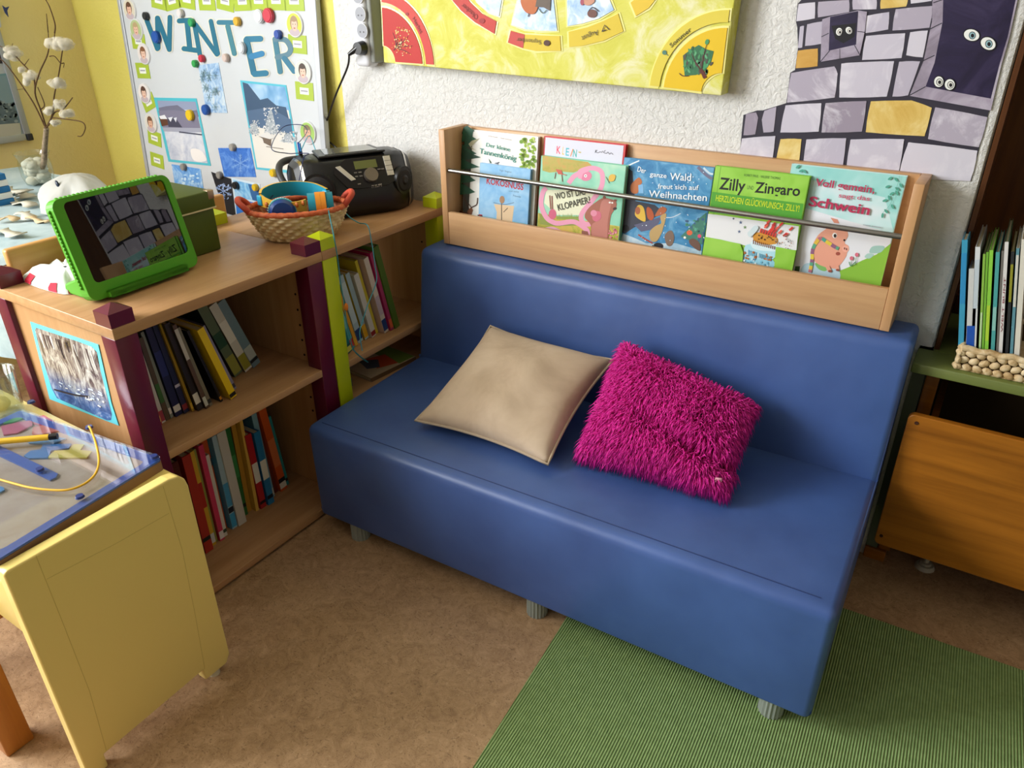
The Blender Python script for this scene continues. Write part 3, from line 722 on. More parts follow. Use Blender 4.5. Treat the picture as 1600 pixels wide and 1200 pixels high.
mb = MB(); mb.tube([B(-HL*.98, .015, .07), B(-HL*1.09, -.02, .085), B(-HL*1.10, -.055, .112), B(-HL*.97, -.08, .128), B(-HL*.6, -.088, .130), B(HL*.6, -.088, .130), B(HL*.85, -.078, .124)], .009, GREYP, 10); mb.build('carry_handle', boom)
mb = MB(); lidp = [B(-.095, .050, .1512), B(.085, .050, .1512), B(.075, -.045, .1512), B(-.085, -.045, .1512)]
mb.prism(lidp, (0, 0, .006), TOPG); mb.build('disc_lid', boom, (('BEVEL', dict(width=.003, segments=2)),))
mb = MB(); mb.prism([B(-.075, .040, .1574), B(.065, .040, .1574), B(.06, -.035, .1574), B(-.065, -.035, .1574)], (0, 0, .0012), P('#8f918a', .12, .6, .6)); mb.build('lid_window', boom)
for s_, nm in ((-.112, 1), (.118, 1)):
    f_ = FD(s_); e = .01; slope = (FD(s_+e)-FD(s_-e))/(2*e); nv = (BN-BA*slope).normalized()
    c = B(s_, f_*.95, .080)+nv*.002; mb = MB(); c2 = c-nv*.012
    mb.cyl(c2, c+nv*.0015, .043 if s_ < 0 else .036, P('#0f0f10', .4), n=32); mb.cyl(c+nv*.0016, c+nv*.004, .036 if s_ < 0 else .03, P('#1a1716', .7) if s_ < 0 else P('#101011', .6), .026, n=32); mb.cyl(c+nv*.004, c+nv*.007, .013, P('#100f0f', .4), .008, n=20)
    mb.build('speaker', boom)
# control panel: a slanted plate on the flat middle of the front
pu = BA; A_ = B(.014, .098*.93, .088); Bt = B(.014, .098*.60, .142); CPn = Plane(A_, BA, Bt-A_).off(.0025)
mb = MB(); p = [CPn.w(u, v, -.004) for u, v in ((-.055, -.010), (-.02, -.014), (.05, -.014), (.078, -.004), (.078, .064), (-.045, .064), (-.078, .045), (-.082, .03))]; mb.prism(p, CPn.n*.004, P('#161014', .25, .5)); mb.build('control_panel', boom)
mb = MB(); mb.prism([CPn.w(u, v, .0004) for u, v in ((-.024, .036), (.036, .036), (.036, .057), (-.024, .057))], CPn.n*.001, P('#6f7440', .2, .5)); mb.build('display', boom)
mb = MB(); c = CPn.w(.012, .016, .0004); mb.cyl(c, c+CPn.n*.011, .0185, P('#8f8378', .3, .5, .8), .0175, n=32); mb.build('volume_knob', boom)
for u, v in ((.066, .050), (.066, .0368), (.066, .0236), (.066, .0104)):
    mb = MB(); mb.prism([CPn.w(u-.009, v, .0004), CPn.w(u+.009, v, .0004), CPn.w(u+.009, v+.012, .0004), CPn.w(u-.009, v+.012, .0004)], CPn.n*.003, P('#cfcabd', .35)); mb.build('button', boom)
mb = MB(); mb.prism([CPn.w(u, v, .0004) for u, v in ((-.074, .047), (-.062, .049), (-.030, .010), (-.042, .008))], CPn.n*.003, P('#cfc8b8', .3)); mb.build('button', boom)
for u, v in ((-.026, .026), (-.014, .026), (-.026, .016), (-.014, .016), (-.024, -.004), (.038, .028), (.048, .028)):
    mb = MB(); mb.prism([CPn.w(u-.004, v, .0004), CPn.w(u+.004, v, .0004), CPn.w(u+.004, v+.003, .0004), CPn.w(u-.004, v+.003, .0004)], CPn.n*.0015, P('#7a7570', .4)); mb.build('button', boom)
LP = Plane(B(0, .0985, .050), BA, (0, 0, 1)); a = Art(LP, .001); a.text('PHILIPS', (581, 293.5), (597, 290.5), '#c9c6c0', 4.2, .02); a.build('logo', boom)
mb = MB(); jq = B(-.118, -.03, .146); mb.cyl(jq, jq+Vector((0, 0, .014)), .005, BLK, n=12); mb.build('audio_splitter', boom)

# ---- cords
jack = jq+Vector((0, 0, .03))
# ---- wicker basket
bk = thing('basket', 'oval straw basket with orange rim and two loop handles', 'basket', Z((460, 362), UZ), None)
def mid3(a, b): return (a+b)/2
bl = Z((376, 318), UZ+.072); br = Z((541, 306), UZ+.072); bctr = mid3(bl, br); bctr.z = UZ
bdir = (br-bl); bdir.z = 0; hl = bdir.length/2; brot = math.atan2(bdir.y, bdir.x); hl = .118; hw = .084; brot = .84
bctr = Vector((-.132, -.428, UZ)); BX = Vector((math.cos(brot), math.sin(brot), 0)); BY = Vector((math.sin(brot), -math.cos(brot), 0))
STRAW = mottled('woven_straw', '#b89a68', '#d6bd90', '#e4d0a8', 40, .7, 4, .3); ORIM = mottled('orange_rim', '#b0492a', '#c85f38', '#d8784c', 60, .6, 3, .3); INN = mottled('orange_inner_weave', '#8e4a34', '#b4684a', '#c9a07c', 70, .8, 2)
def bp(t, z, f, extra=0):
    x = (hl*f+extra)*math.cos(t); y = (hw*f+extra)*math.sin(t)
    return Vector((bctr.x+x*math.cos(brot)-y*math.sin(brot), bctr.y+x*math.sin(brot)+y*math.cos(brot), UZ+z))
mb = MB(); nt, nz, BH = 144, 36, .069; vs = []
for j in range(nz+1):
    q = j/nz; z = .001+BH*q; f = .66+.34*q**.75
    for i in range(nt):
        t = 2*PI*i/nt; row = int(q*7.999); fr_ = q*8-row
        w_ = math.sin(22*t+row*PI)*.0036*math.sin(PI*min(1, fr_)) + .0022*math.sin(PI*min(1, fr_))
        vs.append(bp(t, z, f, w_))
mb.add(vs, [(j*nt+i, j*nt+(i+1) % nt, (j+1)*nt+(i+1) % nt, (j+1)*nt+i) for j in range(nz) for i in range(nt)], STRAW, True)
mb.add([bp(2*PI*i/nt, .001, .66) for i in range(nt)], [tuple(range(nt))], STRAW); mb.build('wall', bk)
mb = MB(); vs = []
for j in range(9):
    q = j/8; vs += [bp(2*PI*i/72, .004+(BH-.004)*q, .60+.35*q**.75) for i in range(72)]
mb.add(vs, [(j*72+i, j*72+(i+1) % 72, (j+1)*72+(i+1) % 72, (j+1)*72+i) for j in range(8) for i in range(72)], INN, True); mb.add(vs[:72], [tuple(range(72))], INN); mb.build('lining', bk)
mb = MB(); rim = []
for s_ in (0, PI): mb.tube([bp(2*PI*i/96, BH+.004+.0014*math.cos(20*2*PI*i/96+s_), .975, .0014*math.sin(20*2*PI*i/96+s_)) for i in range(96)], .0058, ORIM, 8, False, True)
mb.build('rim', bk)
for e_ in (0, PI):
    mb = MB(); hpts = [bp(e_-.36, BH+.004, .985), bp(e_-.34, BH+.016, 1.06), bp(e_-.16, BH+.027, 1.12), bp(e_+.16, BH+.027, 1.12), bp(e_+.34, BH+.016, 1.06), bp(e_+.36, BH+.004, .985)]
    mb.tube(hpts, .0072, P('#bc4630', .6), 10); mb.build('handle', bk)
# ---- headphones
def ribbon(mb, pts, w, th, m1, m2, upv=(0, 0, 1), k=8):
    q = spline([Vector(p) for p in pts], k); upv = Vector(upv); vs = []; n = len(q)
    for i, p in enumerate(q):
        d = (q[min(n-1, i+1)]-q[max(0, i-1)]).normalized(); sd = d.cross(upv).normalized()
        ww = w(i/(n-1)) if callable(w) else w
        vs += [p-upv*ww/2-sd*th/2, p+upv*ww/2-sd*th/2, p+upv*ww/2+sd*th/2, p-upv*ww/2+sd*th/2]
    for j, m in ((0, m1), (1, m1), (2, m2), (3, m1)):
        mb.add(vs, [(i*4+j, i*4+(j+1) % 4, (i+1)*4+(j+1) % 4, (i+1)*4+j) for i in range(n-1)], m, True)
TEAL = P('#1d8da6', .4); TEALD = P('#12707e', .5); GIR = P('#e0b23c', .45); GSP = P('#c96f2c', .45); ORC = P('#de8a22', .6); NAVY = P('#123f86', .35, .5); LTEAL = P('#5ab4c0', .45)
hd = thing('headphones', 'turquoise and yellow giraffe patterned headphones lying in the basket', 'headphones', bctr+Vector((0, 0, .03)), 'headphones in the basket')
zb_ = UZ+.084
def bq(a, n, z): return bctr+BX*a+BY*n+Vector((0, 0, z))
band = [bq(.022, .034, .082), bq(-.005, .040, .083), bq(-.035, .034, .086), bq(-.062, .018, .088), bq(-.080, -.004, .092)]
mb = MB(); ribbon(mb, band, lambda t: .030-.012*math.sin(t*PI), .004, GIR, GIR); mb.build('headband_arm', hd)
mb = MB()
for a_, n_ in ((-.068, .016), (-.048, .030), (-.025, .039), (.0, .0425), (.015, .0395)):
    mb.ball(bq(a_, n_, .084+random.uniform(-.005, .006)), (.0055, .0035, .0065), GSP, 2)
mb.build('giraffe_spot', hd)
back = [bq(-.080, -.004, .092), bq(-.074, -.034, .096), bq(-.045, -.062, .100), bq(.0, -.070, .100), bq(.045, -.055, .096), bq(.075, -.02, .088)]
mb = MB(); ribbon(mb, back, .034, .006, GIR, TEAL); mb.build('headband', hd)
for i, c in enumerate((bq(-.080, -.006, .092), bq(.072, -.024, .089))):
    mb = MB(); mb.box(c-Vector((.008, .006, .012)), c+Vector((.008, .006, .012)), P('#31a3c4', .35), .002); mb.build('slider', hd)
cdir = Vector((math.cos(brot), math.sin(brot), .0)); c0 = bq(.026, .028, .078)
for off0, off1, m_, r_, nm in ((0, .017, TEAL, .030, 'ear_cup'), (.0173, .029, ORC, .0315, 'ear_pad'), (.0293, .041, ORC, .0315, 'ear_pad'), (.0413, .058, TEALD, .030, 'ear_cup')):
    mb = MB(); mb.cyl(c0+cdir*off0, c0+cdir*off1, r_, m_, n=28); mb.build(nm, hd, (('BEVEL', dict(width=.004, segments=3, limit_method='ANGLE')),))
mb = MB(); mb.cyl(c0-cdir*.0016, c0, .014, GSP, n=20); mb.build('cup_spot', hd)
TC = P('#3a8f9c', .45)
mb = MB(); mb.tube([bq(.075, .03, .06), bq(.070, .062, BH+.010), X((521, 366), .006), X((527, 400), .008), X((532, 440), .010), X((537, 470), .010), X((542, 505), .010), X((552, 545), .010), X((566, 560), .010), X((575, 566), .012), X((562, 556), .014), X((551, 546), .014)], .0014, TC, 6); cord1 = mb.build('cord', hd)
mb = MB(); mb.tube([jq+Vector((0, 0, .012)), Z((483, 212), UZ+.168), Z((492, 232), UZ+.150), Z((503, 262), UZ+.116), Z((521, 303), UZ+.066), Z((541, 334), UZ+.028), Z((560, 348), UZ+.006), X((574, 352), .004), X((580, 375), .007), X((586, 415), .010), X((588, 440), .012), X((575, 475), .012), X((567, 500), .012), X((562, 520), .012), X((566, 548), .012)], .0014, P('#4fb0c8', .45), 6); mb.build('cord', hd)
mb = MB(); mb.ball(X((541, 480), .014), (.004, .006, .011), P('#e07f1c', .5), 2); mb.build('cord_slider', hd)
mb = MB(); mb.cyl(jq+Vector((.003, 0, .012)), jq+Vector((.001, 0, .034)), .0025, P('#2f7fc4', .4), n=10); mb.build('jack_plug', hd)
hb = thing('headphones', 'blue headphones with dotted rim at the front of the basket', 'headphones', bctr+Vector((-.02, -.03, .03)), 'headphones in the basket')
bcn = bq(-.034, .044, .072); vw = (CAM-bcn); vw.z *= .35; vw.normalize()
mb = MB(); mb.cyl(bcn-vw*.016, bcn, .0325, LTEAL, .0325, n=32); mb.build('cup_rim', hb)
mb = MB(); mb.cyl(bcn, bcn+vw*.010, .0305, NAVY, .024, n=32); mb.build('ear_cup', hb, (('BEVEL', dict(width=.003, segments=2, limit_method='ANGLE')),))
mb = MB(); su = vw.orthogonal().normalized(); sv = vw.cross(su)
for i in range(36):
    t = 2*PI*i/36; c = bcn-vw*.008+(su*math.cos(t)+sv*math.sin(t))*.0328; mb.ball(c, .0013, P('#e5eef0', .6), 1)
mb.build('rim_dots', hb)
mb = MB(); ribbon(mb, [bcn-vw*.018-BX*.01, bq(-.06, .0, .035), bq(-.02, -.03, .03), bq(.035, -.03, .03)], .016, .004, NAVY, NAVY); mb.build('headband', hb)
NV = P('#1c2456', .45)
mb = MB(); mb.tube([bcn-vw*.012-BX*.02, bq(-.07, .02, .075), bq(-.06, -.03, .088), bq(-.04, -.085, .090), B(-.168, .06, .08), B(-.150, .064, .12), B(-.13, .045, .158), B(-.11, .02, .161), B(-.13, .0, .161), B(-.155, -.02, .160), B(-.19, -.03, .175), Z((442, 199), UZ+.175), Z((470, 195), UZ+.180), Z((480, 205), UZ+.172), jq+Vector((-.003, 0, .034))], .0012, NV, 6); mb.build('cord', hb)
mb = MB(); mb.cyl(jq+Vector((-.003, 0, .012)), jq+Vector((-.004, 0, .036)), .0025, P('#27368c', .4), n=10); mb.build('jack_plug', hb)

# ================================================================== POWER STRIP
ps = thing('power_strip', 'white and grey power strip mounted upright on the plaster wall', 'power strip', (-.222, 0, 1.25))
mb = MB(); mb.box((-.265, -.046, 1.035), (-.212, -.001, 1.42), P('#dedfe4', .35), .012, 4); mb.box((-.2115, -.040, 1.045), (-.195, -.001, 1.42), P('#8a8c86', .5), .006, 3); mb.build('housing', ps)
SPn = Plane((0, -.0462, 0), (1, 0, 0), (0, 0, 1))
for q_ in ((563, 22), (566, 48), (559, -6)):
    c = SPn.w(*SPn.uv(q_)); mb = MB(); mb.cyl(c, c+Vector((0, -.0012, 0)), .0185, P('#c9cbd2', .4), n=28); mb.cyl(c+Vector((0, -.0013, 0)), c+Vector((0, -.0016, 0)), .0165, P('#9a9ca4', .5), n=28)
    for dx in (-.006, .006): mb.cyl(c+Vector((dx, -.0017, -.003)), c+Vector((dx, -.0021, -.003)), .0022, BLK, n=10)
    mb.build('socket', ps)
pcord = thing('power_cable', 'black mains cable with round plug hanging from the power strip', 'cable', (-.235, -.05, 1.07))
c = SPn.w(*SPn.uv((567, 75))); mb = MB(); mb.cyl(c+Vector((0, -.0005, 0)), c+Vector((0, -.022, 0)), .018, BLK, .015, n=24); d_ = Vector((-.6, -.3, -.4)).normalized(); mb.cyl(c+Vector((-.006, -.014, 0)), c+Vector((-.006, -.014, 0))+d_*.030, .009, BLK, .0045, n=16); mb.build('plug', pcord)
s0 = c+Vector((-.006, -.014, 0))+d_*.028
mb = MB(); mb.tube([s0, Y((543, 105), -.05), Y((526, 145), -.045), Y((514, 180), -.035), Y((506, 212), -.025), Vector((-.345, -.022, UZ+.09)), Vector((-.33, -.03, UZ+.03))], .0028, BLK, 8); mb.build('cord', pcord)

# ================================================================== CALENDAR CANVAS
cl = Vector((-.161, -.045, 1.049)); crr = Vector((.746, -.045, 1.0245)); cu = (crr-cl).normalized(); CW = (crr-cl).length
CP = Plane(cl, cu, (0, 0, 1)); CH = .62
cal = thing('wall_calendar', 'large yellow painted canvas year calendar with season corners and month ring', 'calendar', CP.w(CW/2, 0))
CANV = mottled('yellow_painted_canvas', '#c4c040', '#d0cd5e', '#dfdcb0', 13, .6, 7, .2, 1.0)
mb = MB(); mb.hexa([CP.w(0, 0, -.043), CP.w(CW, 0, -.043), CP.w(CW, 0, 0), CP.w(0, 0, 0), CP.w(0, CH, -.043), CP.w(CW, CH, -.043), CP.w(CW, CH, 0), CP.w(0, CH, 0)], CANV); mb.build('canvas', cal, (('BEVEL', dict(width=.002, segments=2)),))
LAMC = '#e6de86'
def ann(c, r0, r1, a0, a1, n=14):
    o = []
    for i in range(n+1): t = math.radians(a0+(a1-a0)*i/n); o.append((c[0]+r1*math.cos(t), c[1]+r1*math.sin(t)))
    for i in range(n, -1, -1): t = math.radians(a0+(a1-a0)*i/n); o.append((c[0]+r0*math.cos(t), c[1]+r0*math.sin(t)))
    return o
def card(pl, uv, col, name, parent, th=.0016, lam=None, grow=.005):
    mb = MB()
    if lam: 
        cx = sum(p[0] for p in uv)/len(uv); cy = sum(p[1] for p in uv)/len(uv)
        g = [(p[0]+(p[0]-cx)/max(1e-6, math.hypot(p[0]-cx, p[1]-cy))*grow, p[1]+(p[1]-cy)/max(1e-6, math.hypot(p[0]-cx, p[1]-cy))*grow) for p in uv]
        mb.prism([pl.w(u, v, .0002) for u, v in g], pl.n*.0008, P(lam, .2, .5))
    mb.prism([pl.w(u, v, .001 if lam else .0002) for u, v in uv], pl.n*th, P(col, .5, .25) if isinstance(col, str) else col)
    return mb.build(name, parent)
# corner quarter discs (seasons)
rc = CP.uv((602, 98)); R0 = CP.uv((661, 102)).x-rc.x; R1 = CP.uv((677, 101)).x-rc.x; Rs = CP.uv((619, 99)).x-rc.x; R0b = CP.uv((664, 102)).x-rc.x
RED = '#b8302b'; YLW = '#dcb824'
cc = (.004, .004)
card(CP, ann(cc, Rs, R0, 1, 89), RED, 'season_card', cal, lam=LAMC); card(CP, ann(cc, R0b+.006, R1+.004, 1, 89), '#c4443c', 'season_card', cal, lam=LAMC)
c3 = (CW-.004, .004); q0 = CW-.004-CP.uv((1037, 142)).x; q1 = CW-.004-CP.uv((1016, 133)).x; qs = CW-.004-CP.uv((1096, 143)).x
card(CP, ann(c3, qs, q0, 91, 179), YLW, 'season_card', cal, lam=LAMC); card(CP, ann(c3, q0+.010, q1, 91, 179), '#d6c44a', 'season_card', cal, lam=LAMC)
a = Art(CP, .0032); k = crop(540, 0, .1375)
for s_, e_ in (((585, 540), (545, 370)), ((585, 540), (600, 400)), ((590, 535), (650, 440)), ((595, 540), (720, 410)), ((600, 540), (770, 520)), ((600, 550), (740, 610)), ((555, 570), (590, 530))):
    a.line([k(*s_), k((s_[0]+e_[0])/2+8, (s_[1]+e_[1])/2-6), k(*e_)], 1.4, '#4a2420', taper=.4)
a.dots(k(640, 470), (15, 22), 70, 1.0, ['#e8a04c', '#f0c878', '#d8782c', '#e8d8a0'])
a.text('Herbst', k(770, 215), k(862, 385), '#7a2420', 5.5); a.ell(k(708, 160), 2.5, 2.5, '#9a2c28')
a.build('autumn_print', cal); a = Art(CP, .0032)
k = crop(940, 0, .1375)
rr = random.Random(9)
tr = [(930, 630), (1020, 560), (1110, 510), (1200, 560), (1280, 580), (1250, 700), (1180, 800), (1080, 850), (950, 860), (940, 760)]
a.poly([k(*p) for p in tr], '#2f6b45')
a.n += a.STEP
for i in range(90):
    x = rr.uniform(930, 1270); y = rr.uniform(540, 850)
    if (x-1090)**2/170**2+(y-700)**2/165**2 > 1: continue
    a.ell(k(x, y), 3.8, 1.8, rr.choice(['#3f8c58', '#2a5a3a', '#58a070', '#4a4a40', '#356f4c']), rr.uniform(60, 130), 8, keep=(i % 6 > 0))
a.line([k(1170, 880), k(1130, 790), k(1060, 680), k(1030, 600)], 3.4, '#4a1f18', taper=.2); a.line([k(1140, 800), k(1170, 620), k(1210, 470)], 1.6, '#4a1f18', taper=.4); a.line([k(1185, 885), k(1135, 785)], 5.5, '#5a2018')
a.ell(k(1205, 475), 3, 4.5, '#3f8c58', 20, 10); a.line([k(890, 830), k(930, 860), k(1000, 860)], 1.3, '#4a1f18')
a.text('Sommer', k(800, 540), k(1030, 345), '#4a4a20', 6.5, .01); a.ell(k(722, 595), 3.4, 3.6, '#4a7a6a'); a.line([k(730, 600), k(765, 630)], 1, '#4a7a6a')
a.build('summer_print', cal); a = Art(CP, .0032)
# month ring
k = crop(700, 0, .1625)
def quad_card(pts, col, art_pts=None): 
    uv = [tuple(CP.uv(q)) for q in pts]; card(CP, uv, col, 'month_card', cal, lam=LAMC, grow=.005)
PALE = mottled('pale_blue_print', '#8fb2dc', '#b3cbe6', '#eef2f6', 30, .3, 3)
quad_card([k(-20, -60), k(40, -5), k(130, 100), k(260, 210), k(450, 325), k(470, 205), k(330, 130), k(215, 20), k(160, -60)], '#bd4038')
quad_card([k(250, -60), k(290, 25), k(400, 110), k(495, 155), k(520, 0), k(530, -60)], PALE)
quad_card([k(610, 290), k(580, 410), k(730, 465), k(850, 490), k(1090, 488), k(1080, 345), k(900, 340), k(745, 330)], '#d2b93a')
a.build('month_print', cal); a = Art(CP, .0032); a.poly([k(610, 295), k(582, 408), k(728, 463), k(745, 332)], '#bd4038'); a.build('month_print', cal); a = Art(CP, .0032)
quad_card([k(680, 0), k(618, 235), k(750, 280), k(900, 295), k(1055, 297), k(1020, 0), k(1010, -70), k(690, -70)], PALE)
quad_card([k(1165, 305), k(1170, 450), k(1300, 440), k(1500, 390), k(1690, 300), k(1640, 130), k(1500, 200), k(1350, 260)], '#d2b93a')
quad_card([k(1150, 0), k(1155, 250), k(1300, 225), k(1450, 180), k(1600, 95), k(1560, 0), k(1540, -70), k(1150, -70)], PALE)
k2 = crop(940, 0, .1375); quad_card([k2(335, 30), k2(395, 180), k2(540, 90), k2(620, -10), k2(560, -90), k2(420, -40)], '#d8b83a')
a.n += .0006
a.text('Oktober', k(300, 150), k(150, 25), '#7a2822', 7.5); a.ell(k(335, 200), 4.5, 3.8, '#9a2422')
a.build('month_print', cal); a = Art(CP, .0048)
a.text('September', k(905, 385), k(670, 362), '#5a4a20', 7); a.ell(k(960, 412), 5, 4.6, '#4a2618')
a.build('month_print', cal); a = Art(CP, .0048)
a.text('August', k(1450, 285), k(1290, 350), '#4a4428', 8); a.line([k(1490, 305), k(1515, 240), k(1560, 285)], 1.5, '#2a2420', False); a.line([k(1490, 300), k(1530, 285)], 1.5, '#2a2420')
a.build('month_print', cal); a = Art(CP, .0048)
a.blob([k(720, -20), k(720, 60), k(770, 125), k(840, 130), k(875, 60), k(860, -30)], '#b5622e'); a.line([k(790, 125), k(782, 160)], 1.6, '#4a3020')
a.poly([k(870, -40), k(1000, -40), k(990, 105), k(930, 70), k(850, 65)], '#5f5146'); a.line([k(880, 80), k(920, 125), k(960, 95)], 1.2, '#4a5a3a')
a.build('month_print', cal); a = Art(CP, .0048)
a.blob([k(1320, -10), k(1320, 40), k(1370, 50), k(1420, 10), k(1390, -40)], '#c08a72'); a.ell(k(1395, 130), 7.5, 6.5, '#6a4238'); a.line([k(1360, 110), k(1400, 70), k(1460, 110)], 1.4, '#2a2020'); a.ell(k(1300, 20), 3, 5, '#a0485a')
a.build('month_print', cal)

# ================================================================== PAINTED CASTLE WALL
KP = Plane((0, -.0012, 0), (1, 0, 0), (0, 0, 1)); k = crop(1140, 0, .2875)
cas = thing('paper_castle', 'cut-out painted paper castle tower with watching eyes on the wall', 'wall decoration', (1.03, 0, .95))
INK = P('#2c2836', .6)
outl = [(50, 900), (60, 780), (75, 625), (150, 600), (180, 600), (270, 572), (308, 560), (330, 395), (355, 380), (372, 260), (368, 150), (360, 115), (370, 20), (390, 0), (385, -60), (375, -320), (1560, -320), (1565, 0), (1520, 200), (1475, 350), (1425, 560), (1400, 640), (1355, 810), (1312, 985), (900, 962), (600, 940)]
mb = MB(); mb.prism([KP.w(*KP.uv(k(*p)), -.0008) for p in outl], KP.n*.001, INK); mb.build('paper_base', cas)
a = Art(KP, .0004)
STN = ['#aaa2b2', '#b8b2c2', '#c2bdcb', '#958b9b', '#cbc7d3', '#b4adbd']
SMAT = {c: mottled('marker_stone_'+c[1:], c, c, '#d4d0da', 7, .5, 5, 0, 2.5) for c in STN}; SY = mottled('marker_stone_yellow', '#c9a44e', '#d6b868', '#e2cf90', 8, .5, 5, 0, 2.0); SO = mottled('marker_stone_ochre', '#bb8a38', '#c99c4c', '#d8b878', 8, .5, 5, 0, 2.0)
stones = [(0, [(375, 22), (465, 12), (463, 100), (363, 116)], 4), (0, [(482, 10), (650, 0), (650, 65), (480, 95)], 0), (0, [(668, -5), (800, -5), (798, 50), (670, 52)], 5), ('y', [(822, -5), (970, -8), (960, 35), (820, 48)], 0), (0, [(985, -40), (1100, -40), (1098, 5), (985, 20)], 4),
 (0, [(383, 145), (405, 140), (395, 258), (372, 260)], 1), (0, [(422, 132), (505, 116), (498, 238), (410, 250)], 5), (0, [(748, 85), (868, 65), (862, 160), (738, 180)], 1), (0, [(903, 50), (1102, 32), (1090, 150), (885, 166)], 0),
 ('o', [(372, 275), (480, 263), (478, 360), (360, 371)], 0), (0, [(742, 195), (955, 180), (935, 315), (720, 326)], 2), (0, [(982, 175), (1078, 165), (1050, 312), (960, 300)], 4),
 (0, [(335, 396), (570, 360), (588, 400), (572, 530), (312, 558)], 0), (0, [(608, 345), (700, 338), (895, 332), (855, 525), (596, 530)], 2), (0, [(922, 335), (1036, 333), (970, 518), (885, 525)], 5),
 (3, [(90, 620), (145, 610), (156, 640), (140, 730), (76, 735)], 3), (0, [(190, 602), (255, 580), (240, 715), (185, 720), (176, 650)], 0), (0, [(305, 572), (500, 560), (485, 715), (276, 720)], 2), (0, [(522, 560), (745, 548), (720, 715), (500, 720)], 3), ('y', [(768, 550), (990, 545), (1100, 585), (1060, 740), (740, 718)], 0), (0, [(1118, 582), (1402, 636), (1355, 800), (1078, 755)], 0),
 (0, [(68, 752), (250, 738), (225, 920), (50, 900)], 2), ('y', [(278, 755), (392, 755), (370, 940), (245, 920)], 0), (0, [(418, 757), (635, 750), (605, 970), (398, 940)], 1), (0, [(658, 757), (950, 755), (905, 1000), (630, 975)], 2), (0, [(972, 772), (1348, 818), (1309, 984), (918, 962)], 4),
 (0, [(395, -20), (460, -25), (465, -110), (390, -105)], 0), (0, [(480, -25), (690, -30), (690, -120), (485, -115)], 2), (0, [(710, -30), (900, -40), (900, -130), (712, -125)], 1), ('y', [(920, -50), (1090, -55), (1090, -140), (920, -135)], 0), (0, [(395, -130), (640, -135), (640, -230), (395, -225)], 3), (0, [(660, -140), (1090, -155), (1090, -240), (660, -235)], 0)]
for ty, pts, ci in stones:
    m = SY if ty == 'y' else SO if ty == 'o' else SMAT[STN[ci]]
    a.blob([k(*p) for p in [q for i, p0 in enumerate(pts) for q in ((p0[0]*.9+pts[(i+1) % len(pts)][0]*.1, p0[1]*.9+pts[(i+1) % len(pts)][1]*.1), (p0[0]*.1+pts[(i+1) % len(pts)][0]*.9, p0[1]*.1+pts[(i+1) % len(pts)][1]*.9))]], m, 3)
FRM = mottled('marker_frame', '#857b8a', '#a096a8', '#b8b0be', 8, .5, 5, 0, 2)
a.poly([k(*p) for p in [(505, 105), (548, 90), (700, 56), (748, 64), (736, 170), (708, 300), (495, 336), (500, 200)]], FRM); a.line([k(*p) for p in [(500, 200), (540, 180)]], 1.2, INK); a.line([k(495, 335), k(545, 275)], 1.2, INK); a.line([k(710, 300), k(680, 245)], 1.2, INK); a.line([k(735, 175), k(695, 170)], 1.2, INK); a.line([k(600, 265), k(600, 320)], .8, INK)
DKV = mottled('dark_violet_marker', '#211b33', '#2a2340', '#38304e', 10, .4, 5, 0, 2)
a.poly([k(*p) for p in [(548, 92), (700, 60), (688, 242), (540, 275)]], DKV); a.poly([k(*p) for p in [(555, 140), (690, 125), (680, 200), (620, 235), (575, 210)]], '#0d0b12')
a.poly([k(*p) for p in [(1112, -300), (1562, -300), (1565, 0), (1522, 200), (1478, 350), (1420, 600), (978, 520), (1052, 330), (1100, 120)]], FRM)
a.poly([k(*p) for p in [(1170, -290), (1550, -290), (1555, 0), (1512, 200), (1470, 340), (1420, 535), (1066, 470), (1115, 340), (1158, 120)]], DKV)
for p, q in (((978, 518), (1066, 470)), ((1052, 330), (1115, 300)), ((1085, 160), (1155, 125)), ((1108, 15), (1165, -5)), ((1052, 330), (975, 520)), ((1100, 100), (1052, 330))): a.line([k(*p), k(*q)], 1.4, INK)
def eye(c, rx, ry, iris, rot=0):
    a.ell(k(*c), rx*1.15*.2875, ry*1.18*.2875, '#0e0c14', rot); a.ell(k(*c), rx*.2875, ry*.2875, '#e6e8e4', rot)
    a.ell(k(c[0]+4, c[1]+2), ry*.62*.2875, ry*.68*.2875, '#1c1a20'); a.ell(k(c[0]+4, c[1]+2), ry*.5*.2875, ry*.56*.2875, iris); a.ell(k(c[0]+5, c[1]+3), ry*.3*.2875, ry*.36*.2875, '#0e0c14')
eye((597, 172), 17, 21, '#e8e4dc', 10); eye((650, 165), 17, 20, '#e8e4dc', -30)
eye((1316, 190), 42, 31, '#8fb4bc', 12); eye((1406, 236), 41, 33, '#8fb4bc', 25); eye((1138, 443), 25, 29, '#dcdcd4', 5); eye((1198, 458), 27, 29, '#dcdcd4', 5)
a.build('painted_stones', cas)

# ================================================================== BOOK DISPLAY RACK
rk = thing('book_rack', 'long beech wall rack with steel rail above the blue sofa', 'rack', (.6, -.05, .62))
rx0, rx1, ry, rz0, rz1 = .0535, 1.160, -.104, .6145, .905
mb = MB(); mb.box((rx0, ry, rz0), (rx0+.018, -.002, rz1+.003), RACKZ, .001); mb.build('side_panel', rk)
mb = MB(); mb.box((rx1-.018, ry, rz0), (rx1, -.002, rz1), RACKZ, .001); mb.build('side_panel', rk)
mb = MB(); mb.box((rx0+.0185, -.018, rz0), (rx1-.0185, -.002, rz1), RACKW, .001); mb.build('back_panel', rk)
mb = MB(); mb.box((rx0+.0185, ry+.001, rz0), (rx1-.0185, ry+.013, .701), RACKW, .001); mb.build('front_panel', rk)
mb = MB(); mb.box((rx0+.0185, ry+.0135, rz0), (rx1-.0185, -.0185, rz0+.012), RACKW, .001); mb.build('bottom_board', rk)
